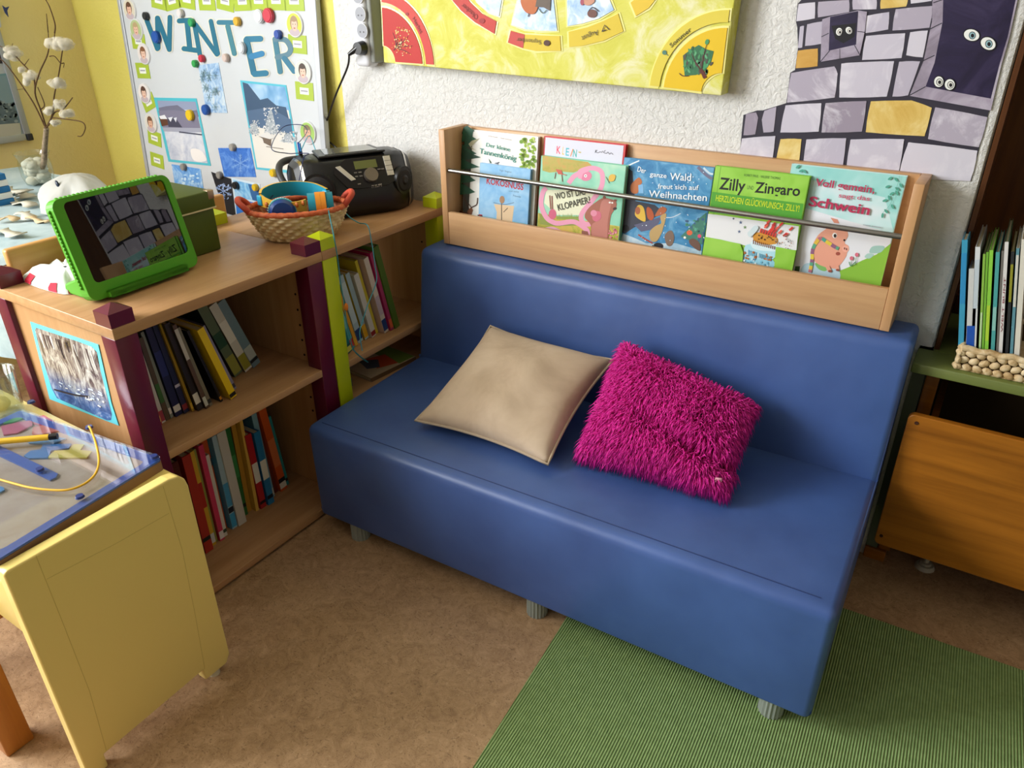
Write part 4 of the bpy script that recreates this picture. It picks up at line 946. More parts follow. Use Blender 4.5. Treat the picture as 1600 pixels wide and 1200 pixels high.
mb = MB(); mb.cyl((rx0+.0182, -.093, .807), (rx1-.0182, -.093, .803), .0055, STEEL, n=16); mb.build('rail', rk)
# ---- the picture books in it
ZB0 = rz0+.0125
def rack_plane(y0): return Plane((0, y0, ZB0), (1, 0, 0), (0, .10, 1))
def rack_book(label, y0, TLp, TRp, cover, t, edge='#d8d2c4', x0=None, x1=None, htop=None):
    pl = rack_plane(y0); A = pl.uv(TLp); Bq = pl.uv(TRp)
    u0 = x0 if x0 is not None else A.x; u1 = x1 if x1 is not None else Bq.x; h = (A.y+Bq.y)/2
    e = thing('picture_book', label, 'book', pl.w((u0+u1)/2, 0), 'picture books in the wall rack')
    mb = MB(); cm = P(cover, .25, .5)
    for n0, n1 in ((-.0022, 0), (-t, -t+.0022)):
        mb.prism([pl.w(u0, 0, n0), pl.w(u1, 0, n0), pl.w(u1, h, n0), pl.w(u0, h, n0)], pl.n*(n1-n0), cm)
    mb.prism([pl.w(u0, 0, -t), pl.w(u0+.002, 0, -t), pl.w(u0+.002, h, -t), pl.w(u0, h, -t)], pl.n*t, cm); mb.build('cover', e)
    mb = MB(); mb.prism([pl.w(u0+.0022, .002, -t+.0023), pl.w(u1-.003, .002, -t+.0023), pl.w(u1-.003, h-.003, -t+.0023), pl.w(u0+.0022, h-.003, -t+.0023)], pl.n*(t-.0046), P(edge, .9)); mb.build('pages', e)
    return e, pl, u0, u1, h
def clampuv(pl, u0, u1, h): pass
# 1 Tannenkoenig
k = crop(700, 180, .15)
e, pl, u0, u1, h = rack_book('white picture book with fir tree cover titled Der kleine Tannenkönig', -.058, k(175, 118), k(940, 250), '#e2e1da', .010)
a = Art(pl); G1 = '#1f4f38'
a.uvpoly([(u0+.001, .0), (u0+.016, .0), (u0+.026, h-.002), (u0+.001, h-.002)], '#3c3a30')
for yy, xx in ((165, 280), (250, 300), (400, 300), (440, 345), (540, 330), (680, 290), (800, 285)):
    a.poly([k(170-yy*.05, yy-100 if yy > 165 else 130), k(200, yy-60), k(xx, yy), k(230, yy+18), k(150-yy*.03, yy+28)], random.choice([G1, '#2a5f44', '#1a4230']))
a.poly([k(180, 120), k(270, 150), k(225, 330), k(170, 330)], G1)
a.poly([k(330, 240), k(240, 330), k(300, 370), k(250, 350), k(215, 300), k(250, 265)], '#b5b394')
a.line([k(215, 1030), k(220, 980), k(180, 880), k(170, 840)], 1.6, '#4a2f20'); a.line([k(235, 1010), k(250, 960), k(300, 930), k(310, 860)], 1.6, '#4a2f20'); a.line([k(250, 965), k(215, 920)], 1.3, '#4a2f20'); a.poly([k(215, 1045), k(200, 1000), k(240, 960), k(262, 985), k(240, 1055)], '#7a4a2c'); a.poly([k(85, 1030), k(100, 985), k(210, 1020), k(240, 1060)], '#6a3320')
a.dots(k(835, 390), (12, 24), 70, 2.6, ['#8fb03a', '#a4c24a', '#6f9430', '#b8cc6a'])
a.text('Der kleine', k(398, 325), k(648, 378), '#4f9486', 6.3, .01); a.text('Tannenkönig', k(330, 395), k(712, 478), '#3f8a7c', 8.2, .012)
[a.line([k(x0, y0), k(x1, y1)], 1.1, '#b5a6a0') for x0, y0, x1, y1 in ((420, 215, 462, 222), (470, 224, 515, 232), (548, 238, 590, 245), (598, 246, 660, 258))]
a.poly([k(425, 450), k(455, 495), k(440, 500)], G1); a.poly([k(480, 500), k(540, 485), k(520, 510)], '#5a5a66'); a.build('cover_art', e)
# 2 Kokosnuss (plain sail picture)
e, pl, u0, u1, h = rack_book('small light blue sail boat book in front of the fir tree book', -.0695, k(335, 485), k(862, 575), '#86b6dc', .009)
a = Art(pl); a.uvpoly([(u0+.001, 0), (u1-.001, 0), (u1-.001, h*.33), (u0+.001, h*.33)], '#6fb2b8'); a.uvpoly([(u0+.001, h*.33), (u1-.001, h*.33), (u1-.001, h-.001), (u0+.001, h-.001)], mottled('cover_sky', '#7fb2dc', '#93c0e2', '#a8cde8', 20, .25, 3))
a.text('KOKOSNUSS', k(402, 712), k(785, 780), '#c02232', 9.6, .025); a.text('Ingo Siegner', k(540, 580), k(665, 603), '#5a6a80', 3)
a.text('und seine', k(635, 795), k(740, 806), '#4a6a8a', 2.6); a.text('Freunde', k(680, 845), k(760, 860), '#4a6a8a', 3)
a.poly([k(480, 925), k(690, 945), k(665, 1150), k(505, 1090), k(510, 1010)], '#d9bd98'); a.line([k(560, 900), k(560, 1120)], 1.3, '#4a3a30'); a.line([k(475, 910), k(590, 930), k(690, 910)], .8, '#5a6a80'); a.ell(k(565, 880), 4, 6, '#a07a58'); a.poly([k(450, 1100), k(520, 1095), k(500, 1125)], '#c0604a'); a.line([k(580, 1010), k(625, 965)], 1.0, '#4a3a30')
a.poly([k(310, 1035), k(362, 1045), k(358, 1075), k(312, 1068)], '#1c1c22'); a.poly([k(325, 1030), k(360, 1036), k(358, 1046), k(325, 1042)], '#a8282c'); a.build('cover_art', e)
# 3 Klein-
k = crop(830, 200, .1583)
e, pl, u0, u1, h = rack_book('white picture book with red back edge, mostly hidden, titled Klein', -.060, k(130, 75), k(935, 165), '#c8343a', .012, '#c9402f')
a = Art(pl); a.uvpoly([(u0+.004, 0), (u1-.005, 0), (u1-.005, h-.003), (u0+.004, h-.003)], '#d4d4e2')
for ch, x0_, x1_, y_, c_ in (('K', 250, 290, 252, '#e0405c'), ('L', 305, 325, 260, '#e8c060'), ('E', 340, 372, 270, '#4ab0c0'), ('I', 385, 393, 277, '#e08a4c'), ('N', 412, 448, 285, '#3ab0a8'), ('-', 465, 490, 262, '#c0b070')): a.text(ch, k(x0_, y_), k(x1_, y_+4), c_, 12.5 if ch != '-' else None, .01)
a.line([k(640, 215), k(632, 245)], .8, '#444048'); a.line([k(655, 218), k(638, 232), k(662, 245), k(680, 235), k(700, 240), k(705, 225)], .8, '#444048'); a.line([k(735, 220), k(715, 240), k(745, 250), k(760, 238), k(775, 258), k(790, 245), k(810, 262)], .8, '#444048'); a.build('cover_art', e)
# 4 Klopapier
e, pl, u0, u1, h = rack_book('picture book with pink flamingo necks and brown bear on cover', -.0765, k(100, 262), k(938, 382), '#7cc4a0', .014)
a = Art(pl)
a.uvpoly([(u0+.001, 0), (u1-.001, 0), (u1-.001, h*.42), (u0+.001, h*.42)], mottled('cover_meadow', '#8a9a3a', '#c4b45a', '#d8a860', 25, .25, 4)); a.uvpoly([(u0+.001, h*.42), (u1-.001, h*.42), (u1-.001, h-.001), (u0+.001, h-.001)], mottled('cover_mint', '#84c8ac', '#98d2b8', '#b8dcc0', 12, .25, 3))
a.poly([k(112, 270), k(560, 335), k(600, 370), k(520, 400), k(420, 440), k(300, 430), k(180, 440), k(112, 420)], mottled('cover_leaves', '#a8a452', '#b8a85c', '#c89c5a', 60, .25, 5))
a.poly([k(150, 610), k(480, 610), k(620, 640), k(600, 800), k(480, 860), k(260, 860), k(130, 740)], '#dfe0c2')
for i in range(26): x = 250+i*10; a.poly([k(x, 880), k(x+5, 835+random.uniform(0, 30)), k(x+10, 880), k(x+8, 905), k(x, 900)], '#8a9a44', True)
a.poly([k(80, 840), k(150, 870), k(240, 930), k(480, 930), k(500, 960), k(240, 970), k(90, 950)], '#8a9444')
PK = '#e09ab4'
a.line([k(370, 545), k(420, 480), k(470, 450), k(500, 420), k(600, 395), k(680, 420), k(705, 480), k(690, 590), k(600, 720), k(510, 830), k(495, 900), k(540, 950), k(620, 930), k(650, 880)], 7.5, PK); a.ell(k(540, 472), 9.5, 8, '#d97f9c', 0); a.line([k(480, 500), k(500, 440), k(560, 410)], 6, PK); a.ell(k(538, 472), 2.2, 2.4, '#f4f4f0'); a.ell(k(538, 472), .9, 1, '#202020')
a.line([k(150, 590), k(115, 640), k(100, 760), k(150, 880), k(220, 930), k(280, 940), k(420, 925), k(520, 980), k(560, 1030), k(540, 1080)], 7.5, PK); a.ell(k(212, 850), 6, 8, '#c9607c'); a.line([k(185, 665), k(195, 800)], 2.2, '#8a5a4c'); a.line([k(207, 670), k(212, 800)], 2.2, '#8a5a4c')
a.blob([k(530, 880), k(560, 800), k(640, 730), k(720, 690), k(830, 720), k(840, 780), k(790, 860), k(770, 1000), k(745, 1130), k(600, 1110), k(590, 960)], '#a06250'); a.poly([k(500, 1010), k(560, 1020), k(590, 1110), k(500, 1090)], '#8a5644'); a.blob([k(700, 720), k(790, 720), k(760, 900), k(740, 1120), k(620, 1110), k(600, 960), k(660, 900)], '#b9776a'); a.ell(k(724, 685), 2.4, 2.6, '#8a5040'); a.ell(k(832, 715), 2.4, 1.8, '#8a5040'); a.ell(k(827, 795), 3, 2, '#3a2a2a', -20); a.ell(k(778, 735), 1.6, 1.3, '#f4f0e8'); a.ell(k(803, 738), 1.6, 1.3, '#f4f0e8')
a.ell(k(650, 870), 7, 8.5, '#c9697e', 20); a.ell(k(620, 840), 5, 5, '#d98aa0'); a.line([k(120, 1000), k(220, 990), k(340, 1050)], 4.5, '#d8a0b8'); a.dots(k(810, 1030), (7, 8), 16, 1.6, ['#d07080', '#e0909c'])
a.poly([k(245, 405), k(300, 415), k(318, 460), k(270, 455)], '#c05a4a'); a.line([k(245, 440), k(235, 500)], 1, '#7a3a30'); a.line([k(305, 460), k(312, 530)], 1, '#7a3a30'); a.line([k(318, 455), k(350, 465)], 1.2, '#c05a4a'); a.blob([k(770, 480), k(800, 455), k(835, 470), k(820, 520), k(775, 525)], '#d8b04c'); a.line([k(740, 480), k(775, 545)], .9, '#7a6a3a')
a.text('WO IST DAS', k(245, 705), k(540, 655), '#3c3c34', 10.5, .006); a.text('KLOPAPIER?', k(272, 815), k(590, 735), '#3c3c34', 10.5, .006); a.build('cover_art', e)
# 5 Der ganze Wald
k = crop(960, 230, .15)
e, pl, u0, u1, h = rack_book('blue winter forest picture book with white handwritten title and animals', -.060, k(100, 112), k(1045, 205), '#4a86ac', .011)
a = Art(pl); a.uvpoly([(u0+.001, 0), (u1-.001, 0), (u1-.001, h-.001), (u0+.001, h-.001)], mottled('cover_winter', '#3a78a8', '#4f8fba', '#7cb0d0', 22, .25, 5, 0, 1))
a.poly([k(60, 990), k(90, 900), k(200, 940), k(330, 1000), k(640, 1000), k(910, 1080), k(900, 1160), k(400, 1090), k(60, 1010)], mottled('cover_snow', '#8fb4cc', '#b8d0de', '#d4e0e6', 20, .25, 4))
a.poly([k(115, 200), k(190, 250), k(200, 400), k(220, 560), k(420, 600), k(520, 680), k(330, 780), k(200, 840), k(110, 900), k(65, 880)], '#3a3c48'); a.poly([k(205, 810), k(340, 770), k(500, 720), k(430, 850), k(280, 880)], '#5a5a74')
a.line([k(120, 205), k(190, 170), k(260, 140)], 2, '#d8e2e6'); a.line([k(870, 205), k(960, 290), k(1020, 330)], 5, '#6a6a84'); a.line([k(930, 215), k(990, 270), k(1030, 280)], 3, '#c4d4e0'); a.line([k(500, 730), k(600, 730), k(690, 690)], 1.4, '#c4d4e0')
a.blob([k(215, 345), k(260, 315), k(290, 360), k(270, 400), k(240, 480), k(180, 470), k(170, 400)], '#b46a3c'); a.poly([k(250, 395), k(300, 385), k(305, 480), k(255, 480)], '#7cb0d8')
a.blob([k(235, 620), k(270, 600), k(310, 640), k(325, 770), k(260, 750), k(215, 700)], '#d8b040'); a.ell(k(245, 660), 4, 6, '#a8603a'); a.blob([k(350, 620), k(390, 650), k(415, 720), k(390, 760), k(350, 740), k(335, 660)], '#b0532c'); a.blob([k(440, 680), k(490, 620), k(545, 640), k(520, 690), k(430, 720)], '#b4643c')
a.blob([k(490, 790), k(480, 720), k(540, 690), k(530, 770), k(510, 840), k(490, 900), k(440, 980), k(380, 970), k(370, 880), k(430, 820)], '#b99a64'); a.blob([k(555, 880), k(600, 870), k(625, 940), k(600, 1020), k(550, 1020), k(525, 930)], '#7a6456'); a.ell(k(450, 1035), 9, 6, '#1f1c24', -10); a.line([k(250, 910), k(330, 960), k(400, 1000)], 2.2, '#a8402c'); a.ell(k(120, 840), 5, 5, '#1c1c24')
a.poly([k(960, 680), k(860, 760), k(690, 930), k(760, 960), k(830, 1000), k(915, 1010)], '#3f7868'); a.dots(k(850, 870), (15, 18), 30, 2.2, ['#4f8f78', '#2f6458', '#5aa088', '#3a5a80']); a.ell(k(785, 890), 4.5, 4, '#d8643a'); a.ell(k(888, 925), 3, 3, '#d84a6a'); a.ell(k(735, 940), 2, 2, '#f0ece0'); a.blob([k(780, 970), k(830, 950), k(890, 1000), k(890, 1080), k(800, 1020)], '#6a4c40')
a.dots(k(640, 640), (55, 60), 46, .9, ['#dfeaf2', '#b8d4e8'])
for s_, p, q, hh in (('Der', (240, 250), (325, 275), 8.5), ('ganze', (372, 300), (545, 322), 7.5), ('Wald', (580, 338), (800, 350), 11.5), ('freut sich auf', (455, 430), (880, 446), 8), ('Weihnachten', (360, 515), (965, 560), 11)): a.text(s_, k(*p), k(*q), '#e6eef2', hh, .008)
a.line([k(790, 1120), k(800, 1110), k(830, 1135), k(850, 1125)], 1, '#20304a'); a.build('cover_art', e)
# 6 Zilly
k = crop(1090, 250, .15)
e, pl, u0, u1, h = rack_book('green picture book with big black title and birthday cake', -.0735, k(185, 62), k(1175, 165), '#7cb83a', .013)
a = Art(pl); GR = mottled('cover_green', '#86bc40', '#94c850', '#a0d05a', 15, .25, 2)
a.uvpoly([(u0+.001, 0), (u1-.001, 0), (u1-.001, h-.001), (u0+.001, h-.001)], GR); a.uvpoly([(u0+.0115, 0), (u0+.013, 0), (u0+.013, h-.001), (u0+.0115, h-.001)], '#6aa030')
a.poly([k(152, 330), k(1105, 455), k(1075, 660), k(125, 545)], '#4c9a2c'); a.poly([k(110, 560), k(280, 580), k(440, 605), k(1055, 690), k(1030, 940), k(930, 930), k(700, 940), k(250, 830), k(85, 800)], '#dfe0e2')
a.text('Zilly', k(222, 300), k(490, 330), '#12140f', 19, .018); a.text('UND', k(515, 303), k(580, 312), '#3a6a24', 6.5); a.text('Zingaro', k(592, 335), k(1062, 375), '#12140f', 17, .018)
a.text('KORKY PAUL · VALERIE THOMAS', k(485, 168), k(862, 205), '#3f6a28', 4.2); a.text('HERZLICHEN GLÜCKWUNSCH, ZILLY!', k(188, 425), k(1055, 540), '#c8d820', 10, .008)
for c_, r_ in (((450, 650), 3.4), ((495, 700), 3.2), ((435, 745), 3), ((375, 610), 2.2)):
    pts = []
    for i in range(10): t = 2*PI*i/10; rr_ = r_ if i % 2 == 0 else r_*.4; q = k(*c_); pts.append((q[0]+rr_*math.sin(t), q[1]-rr_*math.cos(t)))
    a.poly(pts, random.choice(['#5a6a8a', '#6a8a5a', '#4a4a6a']))
def tier(pts, m): a.blob([k(*p) for p in pts], m, 4)
tier([(455, 990), (700, 1010), (800, 1060), (760, 1140), (560, 1110), (450, 1060)], '#8cc4d8'); tier([(500, 890), (620, 880), (800, 930), (790, 1030), (640, 1030), (500, 1000)], '#a8d4e2'); tier([(560, 850), (700, 850), (860, 900), (840, 950), (600, 930)], '#cfe6ee'); tier([(595, 760), (720, 760), (830, 810), (820, 870), (700, 880), (590, 840)], '#c88a2c')
for i in range(12): a.line([k(585+i*20, 830+i*6), k(583+i*20, 875+i*5)], 1.6, '#6a3418')
for i in range(14): a.line([k(520+i*19, 930+i*6), k(518+i*19, 985+i*5)], 1.3, random.choice(['#3f8aa8', '#e8f2f6', '#5aa0c0']))
a.dots(k(620, 1000), (22, 6), 14, 1.8, ['#a8602c', '#c87838']); a.dots(k(600, 1080), (22, 8), 26, 1.6, ['#e8f0f4', '#6ab0cc', '#4a98bc']); a.dots(k(700, 800), (16, 5), 14, 1.1, ['#4a2a14'])
for i in range(7): a.line([k(655+i*25, 755+i*8), k(670+i*25, 712+i*8)], 2.6, '#c8322c')
for i in range(16): x = random.uniform(680, 970); y = random.uniform(640, 760)+(x-680)*.15; a.poly([k(x, y), k(x+38, y-32), k(x+50, y-18), k(x+14, y+18)], random.choice(['#d83a30', '#c02c28', '#e05a48']))
a.dots(k(900, 850), (13, 11), 26, 1.0, ['#4a4a50', '#8a8a8a', '#a0603a']); a.blob([k(560, 720), k(600, 680), k(640, 700), k(600, 760), k(550, 800), k(525, 760)], '#c8d8dc')
a.poly([k(85, 800), k(250, 830), k(450, 870), k(480, 960), k(470, 1110), k(45, 1030)], GR); a.poly([k(820, 900), k(1030, 940), k(985, 1170), k(800, 1140)], GR); a.build('cover_art', e)
# 7 Schwein
k = crop(1230, 240, .1833)
e, pl, u0, u1, h = rack_book('pale aqua picture book with pink pig in a striped scarf', -.058, k(40, 85), k(1025, 190), '#c4e2e2', .011)
a = Art(pl)
a.uvpoly([(u0+.001, 0), (u1-.001, 0), (u1-.001, h-.001), (u0+.001, h-.001)], '#dcdfe6')
a.uvpoly([(u0+.001, h*.72), (u1-.001, h*.60), (u1-.001, h-.001), (u0+.001, h-.001)], mottled('cover_aqua', '#b4dcdc', '#c4e0e2', '#d4e2e6', 14, .25, 2)); a.uvpoly([(u0+.001, h*.92), (u1-.03, h*.84), (u1-.001, h*.62), (u1-.001, h-.001), (u0+.001, h-.001)], mottled('cover_aqua_deep', '#8cccc8', '#9cd4d0', '#b0dcda', 14, .25, 2))
a.poly([k(430, 1090), k(440, 1000), k(520, 970), k(640, 910), k(760, 860), k(885, 765), k(790, 1150)], '#84b83a'); a.poly([k(60, 1010), k(70, 960), k(110, 960), k(100, 1030)], '#3a5a34')
a.blob([k(700, 840), k(730, 790), k(830, 790), k(800, 840), k(740, 850)], '#9ac0b8'); a.blob([k(660, 880), k(690, 850), k(740, 860), k(700, 895)], '#a4c8c0')
a.blob([k(110, 1030), k(150, 940), k(260, 940), k(430, 980), k(430, 1085), k(200, 1060)], '#a8c4d0'); a.blob([k(240, 930), k(350, 950), k(330, 1000), k(270, 985)], '#7ab060')
a.blob([k(320, 650), k(400, 600), k(500, 650), k(520, 700), k(490, 760), k(525, 790), k(510, 850), k(500, 880), k(450, 950), k(400, 980), k(280, 950), k(215, 890), k(210, 800), k(260, 700)], '#de9c84')
a.poly([k(370, 545), k(430, 560), k(445, 595), k(400, 590)], '#d08a74'); a.ell(k(498, 812), 5.5, 5, '#e8a894', 15); a.ell(k(490, 808), 1.2, 1.8, '#7a4a40'); a.ell(k(507, 814), 1.2, 1.8, '#7a4a40'); a.ell(k(434, 852), 3.6, 2.8, '#9a4a3c'); a.ell(k(405, 697), 3.6, 4.2, '#f2f0ec'); a.ell(k(409, 700), 2.3, 2.9, '#2a1c18'); a.ell(k(488, 737), 1.5, 1.8, '#2a1c18')
sc1 = [(215, 900), (215, 830), (240, 770), (285, 720), (330, 745), (400, 790), (440, 810)]; cols = ['#d8c040', '#8a5a7a', '#5aa080', '#d8b440', '#b06a7a', '#4a9a88']
qs = spline([Vector((*k(*p), 0)) for p in sc1], 3)
for i in range(len(qs)-1): a.line([(qs[i].x, qs[i].y), (qs[i+1].x, qs[i+1].y)], 5.4, cols[(i//2) % 6], False)
qs = spline([Vector((*k(*p), 0)) for p in ((215, 880), (208, 940), (195, 1010))], 5)
for i in range(len(qs)-1): a.line([(qs[i].x, qs[i].y), (qs[i+1].x, qs[i+1].y)], 5.4, cols[(i//2) % 6], False)
a.line([k(345, 960), k(365, 1000)], 6, '#de9c84'); a.line([k(425, 950), k(432, 990)], 5.5, '#de9c84'); a.ell(k(368, 1000), 3, 2, '#8a4a3a'); a.ell(k(432, 990), 2.6, 1.8, '#8a4a3a')
for p, q in (((550, 890), (545, 955)), ((595, 860), (580, 950))): a.line([k(*p), k(*q)], .8, '#5a8a5a'); a.ell(k(*p), 2.8, 3.2, '#cf6a80')
a.line([k(530, 920), k(545, 955), k(590, 915)], 1.4, '#4a8a5a')
for x, y, r_ in ((880, 210, -30), (930, 220, 50), (972, 270, 60), (860, 280, -20), (940, 300, 40), (895, 340, -30), (938, 335, 70), (872, 375, 70), (835, 398, -20), (900, 450, 60), (845, 490, 50), (815, 525, 100), (95, 110, -40), (125, 145, -20), (150, 150, 40)): a.ell(k(x, y), 4.2, 1.9, '#4a9a88', r_, 10)
a.line([k(960, 190), k(935, 290), k(880, 430), k(820, 500)], .6, '#6aa898')
a.text('Voll gemein,', k(240, 270), k(745, 335), '#b02a50', 11.5, .02); a.text('sagt das', k(440, 370), k(705, 400), '#c04a68', 7, .01); a.text('Schwein', k(182, 440), k(700, 520), '#b02a50', 15.5, .025); [a.line([k(x0, y0), k(x1, y1)], 1.2, '#a4adb4') for x0, y0, x1, y1 in ((650, 604, 712, 613), (724, 615, 800, 627))]; a.build('cover_art', e)

# ================================================================== WHITEBOARD AND WHAT HANGS ON IT
WL = .0667; WPn = Plane((0, -.0203, 1.19), (1, 0, 0), (0, WL, 1))
wb = thing('whiteboard', 'white magnetic board with aluminium frame leaning on the yellow wall', 'whiteboard', (-.86, -.06, .45))
wx0, wx1, wv0, wv1 = -1.300, -.422, -.735, .30
WBM = P('#c9cdd1', .22, .5); ALU = P('#b4b8be', .35, .5, .3)
mb = MB(); mb.prism([WPn.w(wx0, wv0, -.012), WPn.w(wx1, wv0, -.012), WPn.w(wx1, wv1, -.012), WPn.w(wx0, wv1, -.012)], WPn.n*.012, WBM); mb.build('panel', wb)
for a0, a1 in (((wx0-.012, wv0), (wx0+.004, wv1)), ((wx1-.004, wv0), (wx1+.016, wv1)), ((wx0-.012, wv0-.016), (wx1+.016, wv0)), ((wx0-.012, wv1), (wx1+.016, wv1+.016))):
    mb = MB(); mb.prism([WPn.w(a0[0], a0[1], -.014), WPn.w(a1[0], a0[1], -.014), WPn.w(a1[0], a1[1], -.014), WPn.w(a0[0], a1[1], -.014)], WPn.n*.019, ALU); mb.build('frame', wb, (('BEVEL', dict(width=.002, segments=2)),))
def sheet(label, cat, group, pts, border, name='photo', th=.0009, lift=.0004):
    pl = WPn.off(lift); uv = [pl.uv(q) for q in pts]; c = sum(uv, Vector((0, 0)))/len(uv)
    e = thing(name, label, cat, pl.w(c.x, c.y), group)
    mb = MB(); mb.prism([pl.w(u.x, u.y, 0) for u in uv], pl.n*th, P(border, .3, .45) if isinstance(border, str) else border); mb.build('sheet', e)
    return e, Art(pl, th+.0002)
GP = 'winter pictures on the whiteboard'
# letters
def letter(ch, backing, strokes, kk, w, label, cols=('#156680',)):
    pl = WPn.off(.0006); q0 = pl.uv(kk(*strokes[0][0])); e = thing('paper_letter', label, 'letter', pl.w(q0.x, q0.y), 'letters spelling winter on the whiteboard')
    a1 = Art(pl, .0); 
    for s_ in strokes: a1.line([kk(*p) for p in s_], (w*1.22+30)*.125, P('#dad8c8', .15, .6), len(s_) > 2); [a1.ell(kk(*p), (w*1.22+30)*.0625, (w*1.22+30)*.0625, P('#dad8c8', .15, .6)) for p in (s_[0], s_[-1])]
    a1.build('laminate', e); a2 = Art(pl, .0011)
    for i, s_ in enumerate(strokes):
        c = cols[i % len(cols)]; a2.line([kk(*p) for p in s_], w*.152, c, len(s_) > 2); [a2.ell(kk(*p), w*.076, w*.076, c) for p in (s_[0], s_[-1])]
    a2.build('letter_shape', e)
kA = crop(180, 0, .125); kB = crop(340, 0, .125)
letter('W', None, [[(398, 255), (530, 610)], [(530, 225), (540, 600)], [(535, 225), (680, 620)], [(688, 215), (680, 615)]], kA, 48, 'teal letter W, first of the word on the whiteboard')
letter('I', None, [[(805, 262), (945, 252)], [(900, 270), (935, 600)], [(865, 608), (1020, 630)]], kA, 52, 'teal letter I with bars, second of the word')
letter('N', None, [[(990, 290), (1060, 680)], [(1010, 310), (1275, 680)], [(1200, 265), (1285, 670)]], kA, 46, 'teal letter N between the I and the T')
letter('T', None, [[(20, 280), (225, 282)], [(130, 330), (212, 670)]], kB, 50, 'blue grey painted letter T below a yellow magnet', ('#2c7088', '#3a7886'))
letter('E', None, [[(370, 490), (535, 485)], [(365, 500), (455, 910)], [(430, 705), (555, 672)], [(470, 925), (605, 915)]], kB, 62, 'striped blue letter E above the mountain photo', ('#23708f', '#1f6884', '#2a78a6'))
letter('R', None, [[(722, 490), (785, 895)], [(722, 490), (850, 500), (915, 600), (880, 680), (750, 715)], [(840, 730), (960, 890)]], kB, 55, 'patterned grey blue letter R, last of the word', ('#3a7488', '#557a8a', '#2f708c'))
# photos
k = crop(220, 130, .175)
e, a = sheet('snowy cottages photo with turquoise border on the left of the whiteboard', 'photo', GP, [k(118, 128), k(498, 135), k(628, 738), k(248, 700)], '#4fb6c6')
a.poly([k(150, 155), k(490, 165), k(600, 715), k(268, 680)], mottled('photo_snow', '#a9b0c4', '#c4c8d4', '#dadbe0', 18, .3, 4)); a.poly([k(150, 155), k(490, 165), k(508, 240), k(165, 230)], '#8a94b0'); a.poly([k(162, 220), k(230, 205), k(330, 195), k(400, 245), k(505, 240), k(520, 300), k(180, 300)], '#6a6a80'); a.poly([k(160, 245), k(300, 240), k(505, 262), k(540, 420), k(200, 395)], '#77748a'); a.poly([k(195, 395), k(540, 400), k(550, 440), k(210, 430)], '#9a9cac')
a.poly([k(165, 300), k(215, 285), k(265, 370), k(190, 385)], '#5a3420'); a.poly([k(165, 295), k(215, 282), k(240, 320), k(180, 320)], '#dcdde2'); a.poly([k(240, 310), k(310, 305), k(375, 395), k(250, 390)], '#3c3c50'); a.poly([k(245, 308), k(290, 300), k(270, 345)], '#d4d6de'); a.poly([k(295, 310), k(325, 305), k(318, 350)], '#d4d6de'); a.line([k(345, 435), k(550, 460)], 2.2, '#44465a'); a.blob([k(450, 590), k(540, 600), k(590, 690), k(480, 690)], '#e4dfdc'); a.build('print', e)
k = crop(340, 110, .1917)
e, a = sheet('snowy mountain chalet photo with turquoise border behind the stereo', 'photo', GP, [k(185, 80), k(560, 120), k(645, 620), k(690, 850), k(315, 805)], '#56b8cc')
a.poly([k(205, 100), k(550, 135), k(632, 640), k(660, 820), k(325, 790)], '#d8d4cc'); a.poly([k(205, 100), k(550, 135), k(590, 330), k(240, 200)], mottled('photo_sky', '#6a9cc8', '#84b0d6', '#b4d0e4', 14, .3, 2)); a.poly([k(205, 95), k(250, 110), k(350, 240), k(410, 225), k(480, 285), k(560, 300), k(612, 500), k(260, 440)], '#35506e'); a.poly([k(240, 330), k(420, 300), k(600, 400), k(615, 520), k(262, 450)], '#4a6484')
for x, y, rx, ry in ((435, 410, 9, 19), (300, 470, 7, 11), (445, 480, 13, 8), (580, 550, 12, 8)): a.blob([k(x-rx*4.2, y+ry*4), k(x-rx*3.6, y), k(x, y-ry*5), k(x+rx*3.4, y), k(x+rx*4.2, y+ry*4)], '#a3abb2')
for x, y, rx, ry in ((440, 400, 11, 20), (300, 470, 8, 12), (445, 480, 14, 8), (580, 545, 13, 9)): a.dots(k(x, y), (rx, ry), 60, 1.2, ['#c4c8cc', '#9aa4ac', '#dcdcdc', '#7a8694'])
a.poly([k(335, 535), k(410, 500), k(470, 550), k(440, 560), k(440, 620), k(380, 590), k(370, 555)], '#6a5a4c'); a.poly([k(335, 535), k(410, 498), k(472, 548), k(430, 560)], '#d4d2ce'); a.line([k(400, 620), k(540, 640)], 1.4, '#8a8278'); a.build('print', e)
k = crop(0, 0, .3375); ICE = lambda nm, c1, c2, c3, s_=26: mottled(nm, c1, c2, c3, s_, .3, 6, 0, 1.5)
e, a = sheet('pale frosty pine photo hanging under the red and green magnets', 'photo', GP, [k(918, 302), k(1012, 290), k(1054, 523), k(957, 521)], ICE('photo_frost', '#6f96c4', '#a9c4de', '#d4dde0'))
for i in range(14): x = random.uniform(935, 1010); y = random.uniform(330, 500); [a.line([k(x, y), k(x+15*math.cos(t), y+20*math.sin(t))], .7, '#6a8a94') for t in (0, 1, 2, 3, 4, 5)]
a.build('print', e)
def flake(a, c, r, col, kk=lambda x, y: (x, y)):
    for i in range(6):
        t = PI/6+i*PI/3; e_ = (c[0]+r*math.cos(t), c[1]+r*.9*math.sin(t)); a.line([c, e_], 1.1, col)
        for f_ in (.45, .7):
            b_0 = (c[0]+r*f_*math.cos(t), c[1]+r*.9*f_*math.sin(t))
            for s_ in (-.6, .6): a.line([b_0, (b_0[0]+r*.28*math.cos(t+s_), b_0[1]+r*.25*math.sin(t+s_))], .8, col)
e, a = sheet('bright blue snowflake photo under a silver magnet', 'photo', GP, [k(1010, 685), k(1160, 685), k(1187, 820), k(1040, 818)], ICE('photo_blue_flake', '#2f62b8', '#4478cc', '#6f9cdc'))
